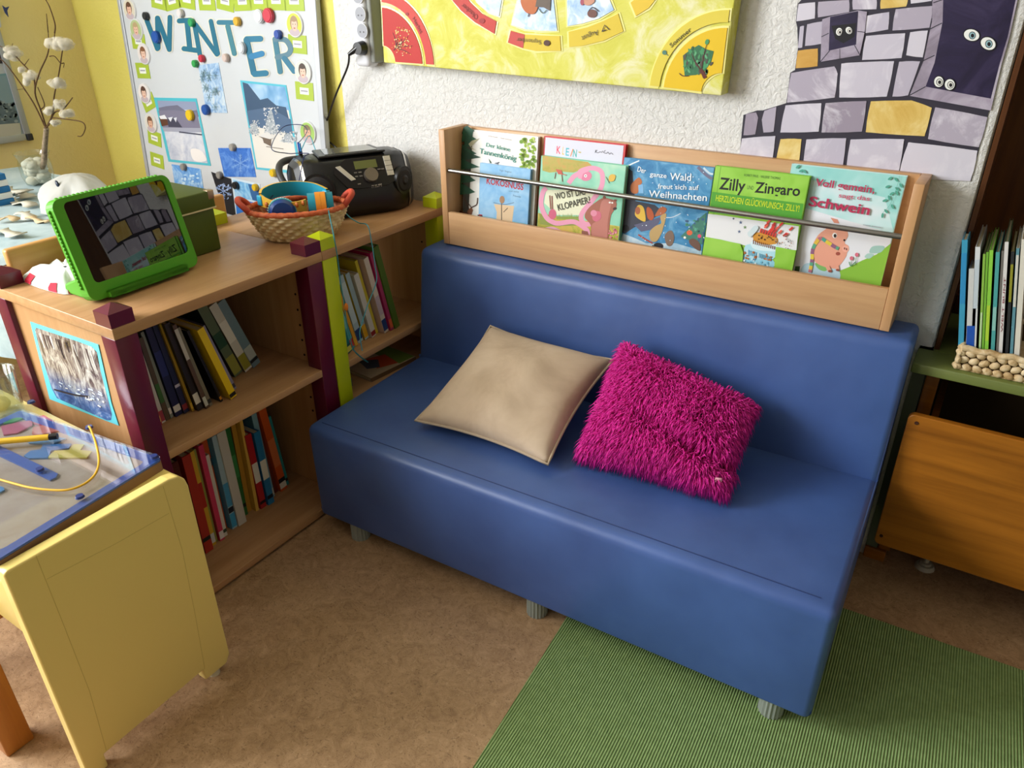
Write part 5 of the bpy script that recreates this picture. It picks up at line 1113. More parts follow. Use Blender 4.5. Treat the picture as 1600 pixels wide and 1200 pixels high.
flake(a, k(1115, 755), 16, '#7fa8e0'); a.build('print', e)
e, a = sheet('light blue frost photo above the olive green box', 'photo', GP, [k(795, 760), k(930, 782), k(945, 890), k(815, 880)], ICE('photo_light_frost', '#3c7ccc', '#6ea4de', '#b4d2ec', 20)); a.dots(k(880, 830), (14, 10), 14, 2.2, ['#a8ccec', '#c8e0f2']); a.build('print', e)
e, a = sheet('black photo of a pale blue ice crystal', 'photo', GP, [k(978, 795), k(1070, 828), k(1092, 1000), k(1040, 985)], '#22252e')
flake(a, k(1037, 885), 14, '#8fa8d4'); a.dots(k(1037, 885), (8, 13), 26, 1.3, ['#a9bde0', '#7f98cc']); a.build('print', e)
e, a = sheet('blue ice landscape photo right of the black crystal photo', 'photo', GP, [k(1072, 822), k(1203, 852), k(1212, 1010), k(1095, 1000)], '#cfe0ee')
a.poly([k(1080, 832), k(1198, 860), k(1205, 935), k(1090, 910)], ICE('photo_ice_sea', '#4a98d8', '#8cc4ea', '#c4e0f2', 22)); a.poly([k(1150, 852), k(1198, 862), k(1205, 935), k(1170, 925)], '#2a5f98'); a.poly([k(1090, 915), k(1207, 945), k(1208, 1000), k(1098, 995)], '#2a78d4'); a.build('print', e)
# portraits in round badges and their tags
FLS = ['#d9b09a', '#d4a88e', '#dcb8a4']
def badge(c, bg, hair, label, r=.034, shirt='#b8a8b0'):
    pl = WPn.off(.0004); u = pl.uv(c); ctr = pl.w(u.x, u.y); e = thing('badge', label, 'badge', ctr, 'round portrait badges on the whiteboard')
    mb = MB(); mb.cyl(ctr, ctr+pl.n*.004, r, P('#d9dadb', .15, .6), r*.93, n=32); mb.build('rim', e)
    a = Art(pl, .0042); 
    def el(du, dv, ru, rv, m):
        a.uvpoly([(u.x+du*r+ru*r*math.cos(2*PI*i/20), u.y+dv*r+rv*r*math.sin(2*PI*i/20)) for i in range(20)], m)
    el(0, 0, .86, .86, bg); el(0, -.55, .6, .3, shirt); el(0, .12, .46, .56, hair); el(.02, -.02, .34, .46, random.choice(FLS)); el(0, .42, .38, .2, hair)
    for s_ in (-.13, .15): el(s_, .04, .04, .04, '#3a2a24')
    el(.02, -.25, .12, .045, '#a85a54'); a.build('portrait', e)
k = crop(0, 0, .3375)
for c, bg, hair, lb in (((603, 45), '#cfc8b4', '#5a3a28', 'round portrait badge at the top of the left column'), ((634, 138), '#a8b884', '#b09a70', 'round portrait badge with fair hair, second in the left column'), ((668, 250), '#d8d0cc', '#7a5034', 'round portrait badge with brown hair, third in the left column'), ((671, 432), '#ddd6d2', '#54382c', 'round portrait badge beside the cottages photo top corner'), ((701, 570), '#cfcac0', '#6a4630', 'lowest round portrait badge in the left column'), ((1367, 115), '#c4cc4a', '#a08468', 'round portrait badge with yellow green ground at upper right'), ((1406, 333), '#c8ccc4', '#4a3a30', 'round portrait badge of a smiling boy by the letter R'), ((1428, 615), '#9cc060', '#8a7a5a', 'round portrait badge low on the right behind the stereo cords')): badge(k(*c), bg, hair, lb)
TG = '#a3b83c'
def ntag(c, w, hh, rot, label, textw=True):
    pl = WPn.off(.0004); u = pl.uv(c); r = math.radians(rot); e = thing('name_tag', label, 'name tag', pl.w(u.x, u.y), 'green name tags on the whiteboard')
    def R_(x, y): return (u.x+x*math.cos(r)-y*math.sin(r), u.y+x*math.sin(r)+y*math.cos(r))
    mb = MB(); mb.prism([pl.w(*R_(x, y), 0) for x, y in ((-w, -hh), (w, -hh), (w, hh), (-w, hh))], pl.n*.0008, P(TG, .3, .5)); mb.build('card', e)
    a = Art(pl, .001); a.uvpoly([R_(x*w, y*hh) for x, y in ((-.5, -.38), (.5, -.38), (.5, .38), (-.5, .38))], '#dfe2d8'); a.uvpoly([R_(x*w, y*hh) for x, y in ((-.38, -.08), (.38, -.08), (.38, .1), (-.38, .1))], '#9a9aa4'); a.build('name_strip', e)
for c, rot, lb in (((642, 192), -2, 'green name tag under the second left portrait badge'), ((662, 327), 2, 'green name tag under the third left portrait badge'), ((689, 474), 22, 'tilted green name tag under the badge by the cottages photo'), ((716, 640), -8, 'green name tag under the lowest left portrait badge'), ((728, 743), -6, 'green name tag at the foot of the left column'), ((1378, 205), -2, 'green name tag under the yellow green portrait badge'), ((1410, 422), -1, 'green name tag under the smiling boy badge')): ntag(k(*c), .036, .024, rot, lb)
for i, (x, y) in enumerate(((735, 0), (796, 2), (865, -4), (957, 4), (1042, 4), (1122, 4), (1197, 0), (1278, 0), (1362, 2))):
    ntag(k(x, y), .038, .026, (-8, 9, -6, 0, -8, 2, 0, 0, 0)[i], ('leftmost green name tag of the top row', 'second green name tag from the left in the top row', 'third green name tag from the left in the top row', 'fourth green name tag from the left in the top row', 'middle green name tag of the top row', 'fourth green name tag from the right in the top row', 'third green name tag from the right in the top row', 'second green name tag from the right in the top row', 'rightmost green name tag of the top row')[i])
# magnets
def magnet(c, r, col, label):
    pl = WPn.off(.003); u = pl.uv(c); p = pl.w(u.x, u.y); e = thing('magnet', label, 'magnet', p, 'round magnets on the whiteboard')
    mb = MB(); m = P(col, .35, .5); mb.cyl(p, p+pl.n*.009, r, m, r*.94, n=24); mb.build('body', e)
    mb = MB(); mb.cyl(p+pl.n*.0092, p+pl.n*.0108, r*.82, m, r*.76, n=24); mb.build('cap', e)
for x, y, r, col, lb in ((680, 75, .0125, '#22262a', 'black magnet on top of the letter W'), (728, 172, .019, '#1f4fa0', 'large blue magnet in the middle of the letter W'), (840, 62, .0125, '#d4cfcf', 'white magnet above the letter I'), (892, 105, .0125, '#2f9a5a', 'green magnet between letters I and N'), (1103, 100, .013, '#d0a42c', 'yellow magnet at the end of the T bar'), (1205, 75, .019, '#cfd2d6', 'large white magnet left of the large red magnet'), (1248, 72, .020, '#c22f44', 'large red magnet near the top right of the board'), (1292, 160, .0125, '#24489c', 'blue magnet on top of the letter R'), (1124, 222, .017, '#c9cdd2', 'white magnet between letters T and E'), (1050, 268, .0125, '#cbb8b0', 'pinkish white magnet under the letter T'), (939, 271, .0115, '#c22f44', 'small red magnet under the letter N'), (908, 295, .0115, '#2f9a4c', 'small green magnet above the frosty pine photo'), (957, 508, .0165, '#1f4f9c', 'blue magnet at the foot of the frosty pine photo'), (884, 533, .0175, '#dcb81c', 'yellow magnet on the cottages photo'), (1080, 682, .012, '#9a9690', 'silver magnet on the bright blue snowflake photo'), (853, 773, .012, '#8f8b86', 'silver magnet on the light blue frost photo'), (1020, 810, .012, '#8f8b86', 'silver magnet on the black crystal photo'), (1095, 858, .0125, '#15181c', 'black magnet on the ice landscape photo'), (1186, 867, .0115, '#d8b41c', 'yellow magnet on the ice landscape photo'), (1268, 800, .0125, '#d8b41c', 'yellow magnet half behind the stereo')): magnet(k(x, y), r, col, lb)

# ================================================================== SEASONAL TABLE (behind the divider)
st = thing('display_table', 'wooden display table with raised rail behind the maroon shelf unit', 'table', (-.9, -.68, 0))
tx0, tx1, ty0, ty1 = -1.45, -.436, -.955, -.40
mb = MB(); mb.box((tx0, ty0, .676), (tx1-.021, ty1, .700), RAILW, .002); mb.build('tabletop', st)
mb = MB(); mb.box((tx1-.020, ty0, .64), (tx1, ty1, .7465), RAILW, .006, 3); mb.build('rail', st)
for lx in (tx0+.03, tx1-.06):
    for ly in (ty0+.03, ty1-.03): mb = MB(); mb.box((lx-.02, ly-.02, 0), (lx+.02, ly+.02, .676), DARKW, .002); mb.build('leg', st)
CL = mottled('pale_blue_cloth', '#8ea2a8', '#a2b4b8', '#b4c2c4', 6, .85, 4)
mb = MB(); nx, ny = 48, 34; vs = []
for j in range(ny+1):
    for i in range(nx+1):
        x = tx0+.005+(tx1-.028-tx0)*i/nx; y = ty0-.012+(ty1-ty0+.0)*j/ny
        z = .7035+.005*(math.sin(17*x+9*y)+math.sin(11*y-23*x))*.5+.006; vs.append(Vector((x, y, max(.7015, z))))
fs = [(j*(nx+1)+i, j*(nx+1)+i+1, (j+1)*(nx+1)+i+1, (j+1)*(nx+1)+i) for j in range(ny) for i in range(nx)]
base_n = len(vs); hang = 8
for r_ in range(hang+1):
    for i in range(nx+1): v = vs[i]; vs.append(Vector((v.x, v.y-.002-.006*math.sin(40*v.x)*(r_/hang), v.z-.24*r_/hang)))
fs += [(base_n+r_*(nx+1)+i, base_n+r_*(nx+1)+i+1, base_n+(r_+1)*(nx+1)+i+1, base_n+(r_+1)*(nx+1)+i) for r_ in range(hang) for i in range(nx)]
mb.add(vs, fs, CL, True); tag(mb.build('cloth'), 'pale blue cloth spread on the seasonal display table', 'cloth')
TZ = .712
# vase, branch, cotton
vb = Z((64, 289), TZ); vb = Vector((vb.x, vb.y, TZ)); vt_z = TZ+.085
vs_ = thing('vase', 'clear glass jar filled with white cotton holding a bare branch', 'vase', vb)
GLS = clear('clear_glass', '#f2f6f4', .03, .1)
mb = MB(); mb.lathe(vb, [(.030, .002), (.036, .006), (.043, .03), (.043, .06), (.040, .078), (.046, .092), (.048, .094)], GLS, 28); mb.build('glass', vs_)
tag_c = lambda: None
COT = gauze('cotton_fluff', '#dcd5c2', .33); COTS = P('#c4bfae', .95, .1)
def fluff(mb, c, r, n=5, m=None):
    for i in range(n): mb.ball(Vector(c)+Vector((random.uniform(-1, 1), random.uniform(-1, 1), random.uniform(-.6, .6)))*r*.7, (r*random.uniform(.5, .9), r*random.uniform(.5, .9), r*random.uniform(.4, .7)), m or COTS, 2, None, .14)
mb = MB()
for i in range(26):
    t = random.uniform(0, 2*PI); rr_ = random.uniform(0, .022); mb.ball(vb+Vector((rr_*math.cos(t), rr_*math.sin(t), random.uniform(.014, .066))), (.019, .019, .014), COTS, 2, None, .12)
tag(mb.build('cotton_wool'), 'white cotton wool stuffed inside the glass jar', 'cotton wool')
br_ = thing('branch', 'bare twig branch with white cotton blossoms standing in the glass jar', 'branch', vb+Vector((0, 0, .05)))
k = crop(0, 0, 240/900)
BD = vb.y+.005
def bpnt(x, y, dy=0): return Y(k(x, y), BD+dy)
BARK = P('#4f3a26', .85, .1); TRK = mottled('grey_bark', '#6a5a48', '#85745e', '#9a8a72', 90, .9, 3)
mb = MB(); mb.tube([vb+Vector((0, 0, .03)), bpnt(255, 960), bpnt(262, 860), bpnt(272, 750)], lambda t: .0085-.002*t, TRK, 8); mb.build('stem', br_)
TW = [([(272, 750), (240, 650), (205, 540), (230, 430), (275, 330), (290, 260)], .0024), ([(275, 745), (310, 660), (318, 560), (345, 430), (362, 320), (372, 240)], .0024), ([(265, 745), (205, 620), (145, 525), (70, 420), (20, 360), (-30, 320)], .0022), ([(205, 550), (195, 450), (120, 360), (60, 300), (0, 270)], .002), ([(285, 735), (320, 660), (370, 640), (425, 572)], .002), ([(310, 690), (400, 700), (480, 715), (500, 750), (480, 795), (455, 798)], .0018), ([(240, 640), (260, 610), (220, 510)], .0018), ([(320, 195), (322, 140), (290, 40), (262, -10)], .0018), ([(282, 190), (272, 80)], .0014), ([(290, 330), (320, 330), (355, 370), (375, 370), (372, 395)], .0014), ([(145, 520), (100, 525)], .0012), ([(360, 620), (350, 605)], .0012), ([(60, 300), (75, 255)], .0012), ([(145, 380), (170, 345)], .0012), ([(318, 250), (320, 195)], .0018), ([(288, 265), (282, 190)], .0016)]
for pts, r_ in TW:
    mb = MB(); dd = random.uniform(-.02, .02); mb.tube([bpnt(x, y, dd*i/len(pts)) for i, (x, y) in enumerate(pts)], (lambda r0: (lambda t: r0*(1-.4*t)))(r_*1.0), BARK, 6); mb.build('twig', br_)
for x, y, r_, n_ in ((345, 260, .020, 6), (295, 245, .014, 5), (385, 260, .016, 5), (340, 490, .018, 6), (345, 610, .015, 5), (285, 645, .014, 4), (390, 665, .016, 5), (325, 720, .012, 4), (85, 300, .018, 6), (60, 330, .014, 4), (180, 440, .016, 6), (160, 480, .012, 4), (120, 410, .010, 3)):
    mb = MB(); fluff(mb, bpnt(x, y, -.006), r_, n_+3, COT); mb.build('blossom', br_)
# cotton lumps
lp = Z((128, 330), TZ+.03); snow = thing('gauze_figure', 'white gauze snow heap with dark eye on the display table', 'figure', Vector((lp.x, lp.y, TZ)))
GZ = gauze('white_gauze', '#c9c7c0', .7)
mb = MB(); vs = []; nr, na = 12, 40; ga = [Z(q, TZ+.004) for q in ((78, 300), (100, 335), (165, 345), (190, 320), (165, 296), (120, 290))]
gc = Z((128, 322), TZ); 
for j in range(nr+1):
    f_ = j/nr; r_ = math.cos(f_*PI/2); z = .085*math.sin(f_*PI/2)
    for i in range(na): t = 2*PI*i/na; kx = 1+.14*math.sin(3*t+2*f_+.6)+.07*math.sin(7*t-5*f_)+.04*math.sin(13*t+9*f_); vs.append(Vector((gc.x+.105*r_*kx*math.cos(t), gc.y+.085*r_*kx*math.sin(t), TZ+z)))
mb.add(vs, [(j*na+i, j*na+(i+1) % na, (j+1)*na+(i+1) % na, (j+1)*na+i) for j in range(nr) for i in range(na)], GZ, True); mb.build('body', snow)
mb = MB(); mb.ball(Z((90, 288), TZ+.068), (.006, .004, .011), P('#17263a', .3), 2, Matrix.Rotation(-.5, 3, 'Y')); mb.build('eye', snow)
for i, (x, y, w_, h_, rt_, lb) in enumerate(((20, 300, .05, .03, 10, 'flat torn white paper piece beside the blue and white house'), (38, 305, .045, .022, -15, 'white paper strip in front of the glass jar'), (33, 318, .05, .02, 5, 'crumpled white paper strip on the blue cloth'), (12, 342, .03, .016, 30, 'pale wood coloured scrap at the left edge'), (40, 337, .05, .02, -10, 'long white paper scrap on the near part of the cloth'), (14, 365, .05, .02, 8, 'white folded card near the table rail'), (60, 345, .05, .012, 0, 'rolled beige paper strip beside the gauze heap'))):
    c = Z((x, y), TZ+.004); e = thing('paper_scrap', lb, 'paper', (c.x, c.y, TZ), 'white paper scraps on the display table')
    mb = MB(); r_ = math.radians(rt_); vs = []; n_ = 8
    for j in range(n_+1):
        for s_ in (-1, 1):
            u_ = (j/n_-.5)*2*w_; v_ = s_*h_*(.7+.3*math.sin(j*1.7+i)); vs.append(Vector((c.x+u_*math.cos(r_)-v_*math.sin(r_), c.y+u_*math.sin(r_)+v_*math.cos(r_), TZ+.004+.004*math.sin(j*1.1+i)+.004)))
    mb.add(vs, [(2*j, 2*j+1, 2*j+3, 2*j+2) for j in range(n_)], P('#c2bcab' if i not in (3, 6) else '#c4ad88', .9), True); mb.build('sheet', e, (('SOLIDIFY', dict(thickness=.003)),))
hs = Z((0, 320), TZ); hse = thing('paper_house', 'small blue and white striped paper house at the left edge', 'decoration', (hs.x, hs.y, TZ))
mb = MB(); bl_ = P('#1a6ca8', .6); wh_ = P('#e4e6e6', .7)
for j in range(5): mb.box((hs.x-.06, hs.y-.03, TZ+.0005+.016*j), (hs.x+.022-.002*j, hs.y+.03, TZ+.016+.016*j-.0004), bl_ if j % 2 == 0 else wh_, .001)
mb.build('walls', hse)
# ---- board on the left wall
LW = Plane((XL+.016, 0, 0), (0, 1, 0), (0, 0, 1))
lwp = thing('picture_board', 'white framed notice board with winter photo on the yellow side wall', 'board', (XL, -.6, 1.1))
mb = MB(); by1 = X((50, 215), XL+.016).y; bz0 = X((48, 218), XL+.016).z
mb.box((XL+.0005, -.95, bz0), (XL+.012, by1, 1.55), P('#b9bec2', .3)); mb.build('panel', lwp)
for a0, a1 in (((-.95, bz0), (by1, bz0+.022)), ((by1-.022, bz0), (by1, 1.55)), ((-.95, 1.528), (by1, 1.55))): mb = MB(); mb.box((XL+.0005, a0[0], a0[1]), (XL+.0175, a1[0], a1[1]), P('#a9aeb2', .4, .5, .3), .002); mb.build('frame', lwp)
mb = MB(); mb.box((XL+.0006, by1-.016, bz0-.003), (XL+.020, by1+.004, bz0+.02), P('#2a2a2e', .5), .003); mb.build('corner_cap', lwp)
k = crop(0, 0, 240/900); LA = LW.off(-.0025)
def lsheet(label, pts, border, art):
    uv = [LA.uv(k(*p)) for p in pts]; e = thing('photo', label, 'photo', LA.w(*uv[0]), 'photos on the side wall board'); mb = MB(); mb.prism([LA.w(u.x, u.y, 0) for u in uv], LA.n*.0008, P(border, .4)); mb.build('sheet', e); a = Art(LA, .001)
    art(a); a.build('print', e)
def a1_(a):
    a.poly([k(-150, 470), k(48, 440), k(128, 805), k(-150, 850)], '#a8b8bc'); a.poly([k(-150, 620), k(80, 590), k(112, 730), k(-150, 760)], '#5a6a72'); a.poly([k(-150, 470), k(48, 440), k(82, 600), k(-150, 630)], '#7f98a4'); a.dots(k(30, 650), (18, 16), 40, 2.6, ['#4a5a60', '#6a7a80', '#8a989c']); a.poly([k(-150, 740), k(115, 720), k(128, 805), k(-150, 850)], '#b9b8ac')
lsheet('snowy forest photo with grey blue edge on the side wall board', [(-170, 450), (52, 428), (136, 815), (-170, 862)], '#6f94a0', a1_)
lsheet('dark picture on the upper left part of the side wall board', [(-170, 240), (5, 270), (28, 370), (-170, 390)], '#2a1f24', lambda a: a.poly([k(-160, 260), k(0, 285), k(15, 350), k(-160, 375)], '#3a2a30'))
lsheet('white sheet with blue star at the top of the side wall board', [(-170, 20), (-10, 20), (8, 160), (-170, 200)], '#d4d8dc', lambda a: a.poly([k(-60, 60), k(-40, 90), k(-20, 150), k(-50, 110), k(-90, 120)], '#2f4f94'))
sb = thing('paper_star', 'dark blue folded paper star at the top left corner', 'decoration', X(k(30, 55), XL+.02))
mb = MB(); mb.prism([X(k(*p), XL+.0178) for p in ((12, 32), (30, 45), (52, 38), (40, 62), (48, 100), (28, 75))], (.003, 0, 0), P('#2f3f74', .6)); mb.build('star', sb)

# ================================================================== YELLOW BENCH AND PUZZLE BOARD
bn = thing('bench', 'pale yellow lacquered wooden bench table in the lower left', 'bench', (-.2, -1.2, 0))
bx1, bx0 = .190, .166
prof = [(-1.357, 0.0), (-1.322, 0.0), (-1.322, .032), (-1.112, .040), (-1.112, .012), (-1.062, .012), (-1.050, .03)]
prof += [(-1.0475, .445), (-1.051, .462), (-1.062, .474), (-1.08, .4775), (-1.352, .4765), (-1.357, .472)]
def endpanel(x0, x1):
    mb = MB(); mb.prism([(x0, y, z) for y, z in prof], (x1-x0, 0, 0), YEL)
    return mb
p = endpanel(bx0, bx1).build('end_panel', bn, (('BEVEL', dict(width=.005, segments=3, limit_method='ANGLE')),))
GRV = P('#d2ba68', .5)
mb = MB()
def gl(pts): mb.tube([X(q, bx1+.0001) for q in pts], .0004, GRV, 5, False)
gl([(56, 868), (95, 965), (140, 1080), (166, 1172)]); gl([(73, 905), (180, 850), (264, 802)]); gl([(255, 760), (285, 860), (305, 960), (320, 1045)]); mb.build('panel_joint', bn)
endpanel(-.66, -.636).build('end_panel', bn, (('BEVEL', dict(width=.005, segments=3, limit_method='ANGLE')),))
mb = MB(); mb.box((-.6355, -1.350, .440), (bx0-.0005, -1.052, .463), YEL, .002); mb.build('bench_top', bn)
mb = MB(); mb.box((-.6355, -1.353, .335), (bx0-.0005, -1.335, .4395), YEL, .003); mb.build('apron', bn)
mb = MB(); mb.box((-.6355, -1.07, .335), (bx0-.0005, -1.052, .4395), YEL, .003); mb.build('apron', bn)
for yy in (-1.085, -1.34): mb = MB(); mb.cyl((.178, yy, 0), (.178, yy, .013), .011, P('#cfc5a8', .5), n=18); mb.build('glide', bn)
# board
PBz = .4905
cor = [Z(q, PBz) for q in ((252, 713), (0, 868), (55, 626))]
ux = (cor[0]-cor[2]); uy = (cor[0]-cor[1]); n_c = cor[0].copy()
eu = uy.normalized(); ev = Vector((-eu.y, eu.x, 0))          # u runs away from the viewer, v to the left
wid = (cor[2]-cor[0]).dot(ev); BL = uy.length+.012
PBl = Plane(cor[0]-eu*BL, eu, ev); 
print('board', wid, BL, cor)
pz = thing('puzzle_board', 'magnetic wand puzzle tray with blue border and clear cover', 'game board', PBl.w(BL/2, wid/2)-Vector((0, 0, .027)))
def rr2(u0, v0, u1, v1, r): return rrect(u0, v0, u1, v1, r, 4)
TRAYW = mottled('tray_beige', '#b39a86', '#c4ab97', '#cfb9a6', 12, .5, 4); BLUE = P('#4a68b4', .4)
zb0 = -(PBz-.4635)
mb = MB(); mb.prism([PBl.w(u, v, zb0) for u, v in rr2(0, 0, BL, wid, .006)], (0, 0, -zb0-.009), P('#8a6a4c', .6)); mb.prism([PBl.w(u, v, -.0088) for u, v in rr2(.001, .001, BL-.001, wid-.001, .006)], (0, 0, .0005), TRAYW); mb.build('tray', pz)
mb = MB(); o_ = rr2(.0005, .0005, BL-.0005, wid-.0005, .006); i_ = rr2(.018, .018, BL-.018, wid-.018, .014); n = len(o_)
mb.add([PBl.w(u, v, -.0082) for u, v in o_]+[PBl.w(u, v, -.0082) for u, v in i_]+[PBl.w(u, v, -.0045) for u, v in o_]+[PBl.w(u, v, -.0045) for u, v in i_], [(i, (i+1) % n, n+(i+1) % n, n+i) for i in range(n)]+[(2*n+i, 2*n+(i+1) % n, 3*n+(i+1) % n, 3*n+i) for i in range(n)]+[(n+i, n+(i+1) % n, 3*n+(i+1) % n, 3*n+i) for i in range(n)]+[(i, (i+1) % n, 2*n+(i+1) % n, 2*n+i) for i in range(n)], BLUE); mb.build('border', pz)
BPn = PBl.off(-.0075)
def ppoly(pts): return [BPn.w(*BPn.uv(q)) for q in pts]
k = crop(0, 640, .2)
mb = MB(); mb.prism(ppoly([k(-80, 250), k(20, 300), k(455, 510), k(440, 540), k(395, 560), k(-80, 330)]), (0, 0, .003), BLUE); mb.build('divider_bar', pz)
mb = MB(); mb.prism([PBl.w(u, v, -.004) for u, v in rr2(0, 0, BL, wid, .006)], (0, 0, .004), clear('acrylic_cover', '#eef2f6', .02, .1)); mb.build('clear_cover', pz)
for q in (k(1205, 372), k(698, 142), k(625, 685), k(312, 472), (49, 629)):
    c = PBl.w(*PBl.uv(q)); mb = MB(); mb.cyl(c+Vector((0, 0, .0003)), c+Vector((0, 0, .004)), .0075, P('#26346e', .3, .5), .006, n=18); mb.build('bolt', pz)
for pts, col, lb in (([k(20, 88), k(120, 53), k(205, 30), k(210, 66), k(100, 110), k(30, 118)], '#4f9a5c', 'green puzzle piece in the far corner of the tray'), ([k(255, 78), k(345, 52), k(425, 98), k(330, 132), k(265, 122)], '#c04058', 'red puzzle piece under the clear cover'), ([k(10, 140), k(130, 110), k(260, 90), k(255, 130), k(140, 190), k(30, 205)], '#d07088', 'pink puzzle piece at the left of the tray'), ([k(262, 145), k(455, 112), k(472, 172), k(300, 205), k(252, 195)], '#d87a6c', 'salmon puzzle piece beside the red one'), ([k(190, 370), k(240, 330), k(320, 320), k(340, 280), k(560, 275), k(540, 310), k(400, 330), k(380, 385), k(230, 390)], '#5a8ac0', 'blue stepped puzzle piece next to the yellow piece'), ([k(370, 385), k(430, 330), k(540, 325), k(580, 280), k(660, 280), k(630, 325), k(720, 335), k(680, 385)], '#d0c05c', 'yellow stepped puzzle piece in the tray'), ([k(-40, 590), k(30, 615), k(40, 635), k(-40, 680)], '#5a94c4', 'light blue puzzle piece at the left edge of the tray'), ([k(200, 240), k(420, 215), k(520, 235), k(420, 275), k(230, 270)], '#7fb0d4', 'pale blue puzzle piece under the yellow wand')):
    pp = ppoly(pts); cen = sum(pp, Vector((0, 0, 0)))/len(pp); mb = MB(); mb.prism(pp, (0, 0, .0028), P(col, .4)); o = mb.build('puzzle_piece', None, (), cen); tag(o, lb, 'puzzle piece', 'puzzle pieces under the clear cover')
wd = thing('magnetic_wand', 'yellow pencil wand with black end tied by yellow cord', 'wand', PBl.w(*PBl.uv(k(300, 220)))+Vector((0, 0, .001)))
TOPP = PBl.off(.0068)
def tp(q): return TOPP.w(*TOPP.uv(q))
mb = MB(); mb.cyl(tp(k(-300, 275)), tp(k(385, 215)), .0058, P('#d6a818', .35, .5), n=16); mb.build('shaft', wd)
mb = MB(); mb.cyl(tp(k(386, 215)), tp(k(450, 207)), .0060, BLK, n=16); mb.build('tip', wd)
TC2 = PBl.off(.0024)
mb = MB(); mb.tube([tp(k(695, 130)), tp(k(712, 160))]+[TC2.w(*TC2.uv(k(x, y))) for x, y in ((745, 250), (768, 350), (770, 430), (740, 510), (660, 580), (540, 625), (400, 628), (240, 610), (100, 575), (-40, 535), (-160, 500))], .0020, P('#d9a61c', .5), 8); mb.build('cord', wd)
# beaker
gcn = Z((8, 646), .4635); print('beaker', gcn)
gl_ = thing('glass_beaker', 'clear drinking glass standing on the bench at the left edge', 'glass', gcn)
mb = MB(); mb.lathe(gcn, [(.001, .0012), (.034, .0012), (.036, .004), (.041, .092), (.0425, .094), (.040, .092), (.034, .007), (.001, .006)], clear('beaker_glass', '#eef2ee', .03, .25), 36); mb.build('wall', gl_)
mb = MB(); mb.ball(gcn+Vector((-.006, -.002, .022)), (.022, .02, .014), P('#d8cc7c', .6), 3, None, .05); tag(mb.build('felt_ball', None, (), gcn+Vector((-.006, -.002, .022))), 'soft yellow lump lying inside the drinking glass', 'craft material')
# stool behind
sl = thing('stool', 'brown wooden stool with square legs under the yellow bench', 'stool', (-.14, -1.25, 0))
for lx, ly in ((0.0, -1.387), (-.30, -1.387), (0.0, -1.13), (-.30, -1.13)): mb = MB(); mb.box((lx-.024, ly-.024, 0), (lx+.021, ly+.024, .2795), STOOLW, .003); mb.build('leg', sl)
mb = MB(); mb.box((-.33, -1.415, .28), (.024, -1.10, .302), STOOLW, .003); mb.build('seat', sl)

# ================================================================== RIGHT NICHE
GRN = P('#667038', .45, .4)
gs = thing('window_seat_board', 'olive green painted board carrying the straw book basket', 'shelf', (1.6, .1, .535))
mb = MB(); mb.box((1.2145, -.0915, .5345), (2.3495, -.0055, .5550), GRN, .002); mb.box((1.2425, -.0055, .5345), (2.3495, .295, .5550), GRN); mb.build('board', gs)
cb = thing('wooden_cabinet', 'dark brown wooden niche cabinet at the right edge', 'cabinet', (1.7, .3, 0))
mb = MB(); mb.box((1.2430, .002, .5555), (1.252, .29, 2.3), DARKW); mb.build('side_panel', cb)
mb = MB(); mb.box((1.2522, .27, .5555), (2.3495, .29, 2.3), wood('cabinet_back_wood', '#4a2710', '#693c16', 2)); mb.build('back_panel', cb)
mb = MB(); mb.box((1.2425, .27, .031), (2.3495, .29, .534), P('#4a3a20', .7)); mb.build('lower_back', cb)
q = Y((1450, 605), -.03); mb = MB(); mb.box((1.2425, -.004, .031), (1.268, .03, .534), ORANGEW, .002); mb.build('post', cb)
mb = MB(); mb.box((1.2522, .235, .5555), (2.3495, .27, .60), DARKW, .002); mb.build('ledge', cb)
dw = thing('rolling_drawer', 'varnished plywood drawer box on casters under the green board', 'drawer', (1.7, .05, 0))
mb = MB(); pr = rrect(1.2335, .124, 2.2, .4565, .012); mb.prism([(x, -.118, z) for x, z in pr], (0, .016, 0), ORANGEW); mb.build('front_panel', dw, (('BEVEL', dict(width=.002, segments=2, limit_method='ANGLE')),))
mb = MB(); mb.box((1.272, -.1015, .13), (1.286, .25, .40), ORANGEW); mb.build('side_panel', dw)
mb = MB(); mb.box((1.2865, -.1015, .13), (2.2, .25, .142), ORANGEW); mb.build('bottom_panel', dw)
DPl = Plane((0, -.1183, 0), (1, 0, 0), (0, 0, 1))
for q in ((1432, 661), (1377, 837)): c = DPl.w(*DPl.uv(q)); mb = MB(); mb.cyl(c, c+Vector((0, -.0012, 0)), .0038, P('#3a1a0c', .6), n=12); mb.build('screw', dw)
cc_ = Z((1445, 884), .004); cs_ = P('#b9b4a4', .5)
for cx, cy in ((cc_.x, cc_.y), (2.05, cc_.y), (cc_.x, .2), (2.05, .2)):
    mb = MB(); mb.cyl((cx, cy, 0), (cx, cy, .010), .022, cs_, .018, n=24); mb.cyl((cx, cy, .010), (cx, cy, .016), .012, cs_, n=20); mb.cyl((cx, cy, .016), (cx, cy, .1295), .006, cs_, n=14); mb.build('caster', dw)
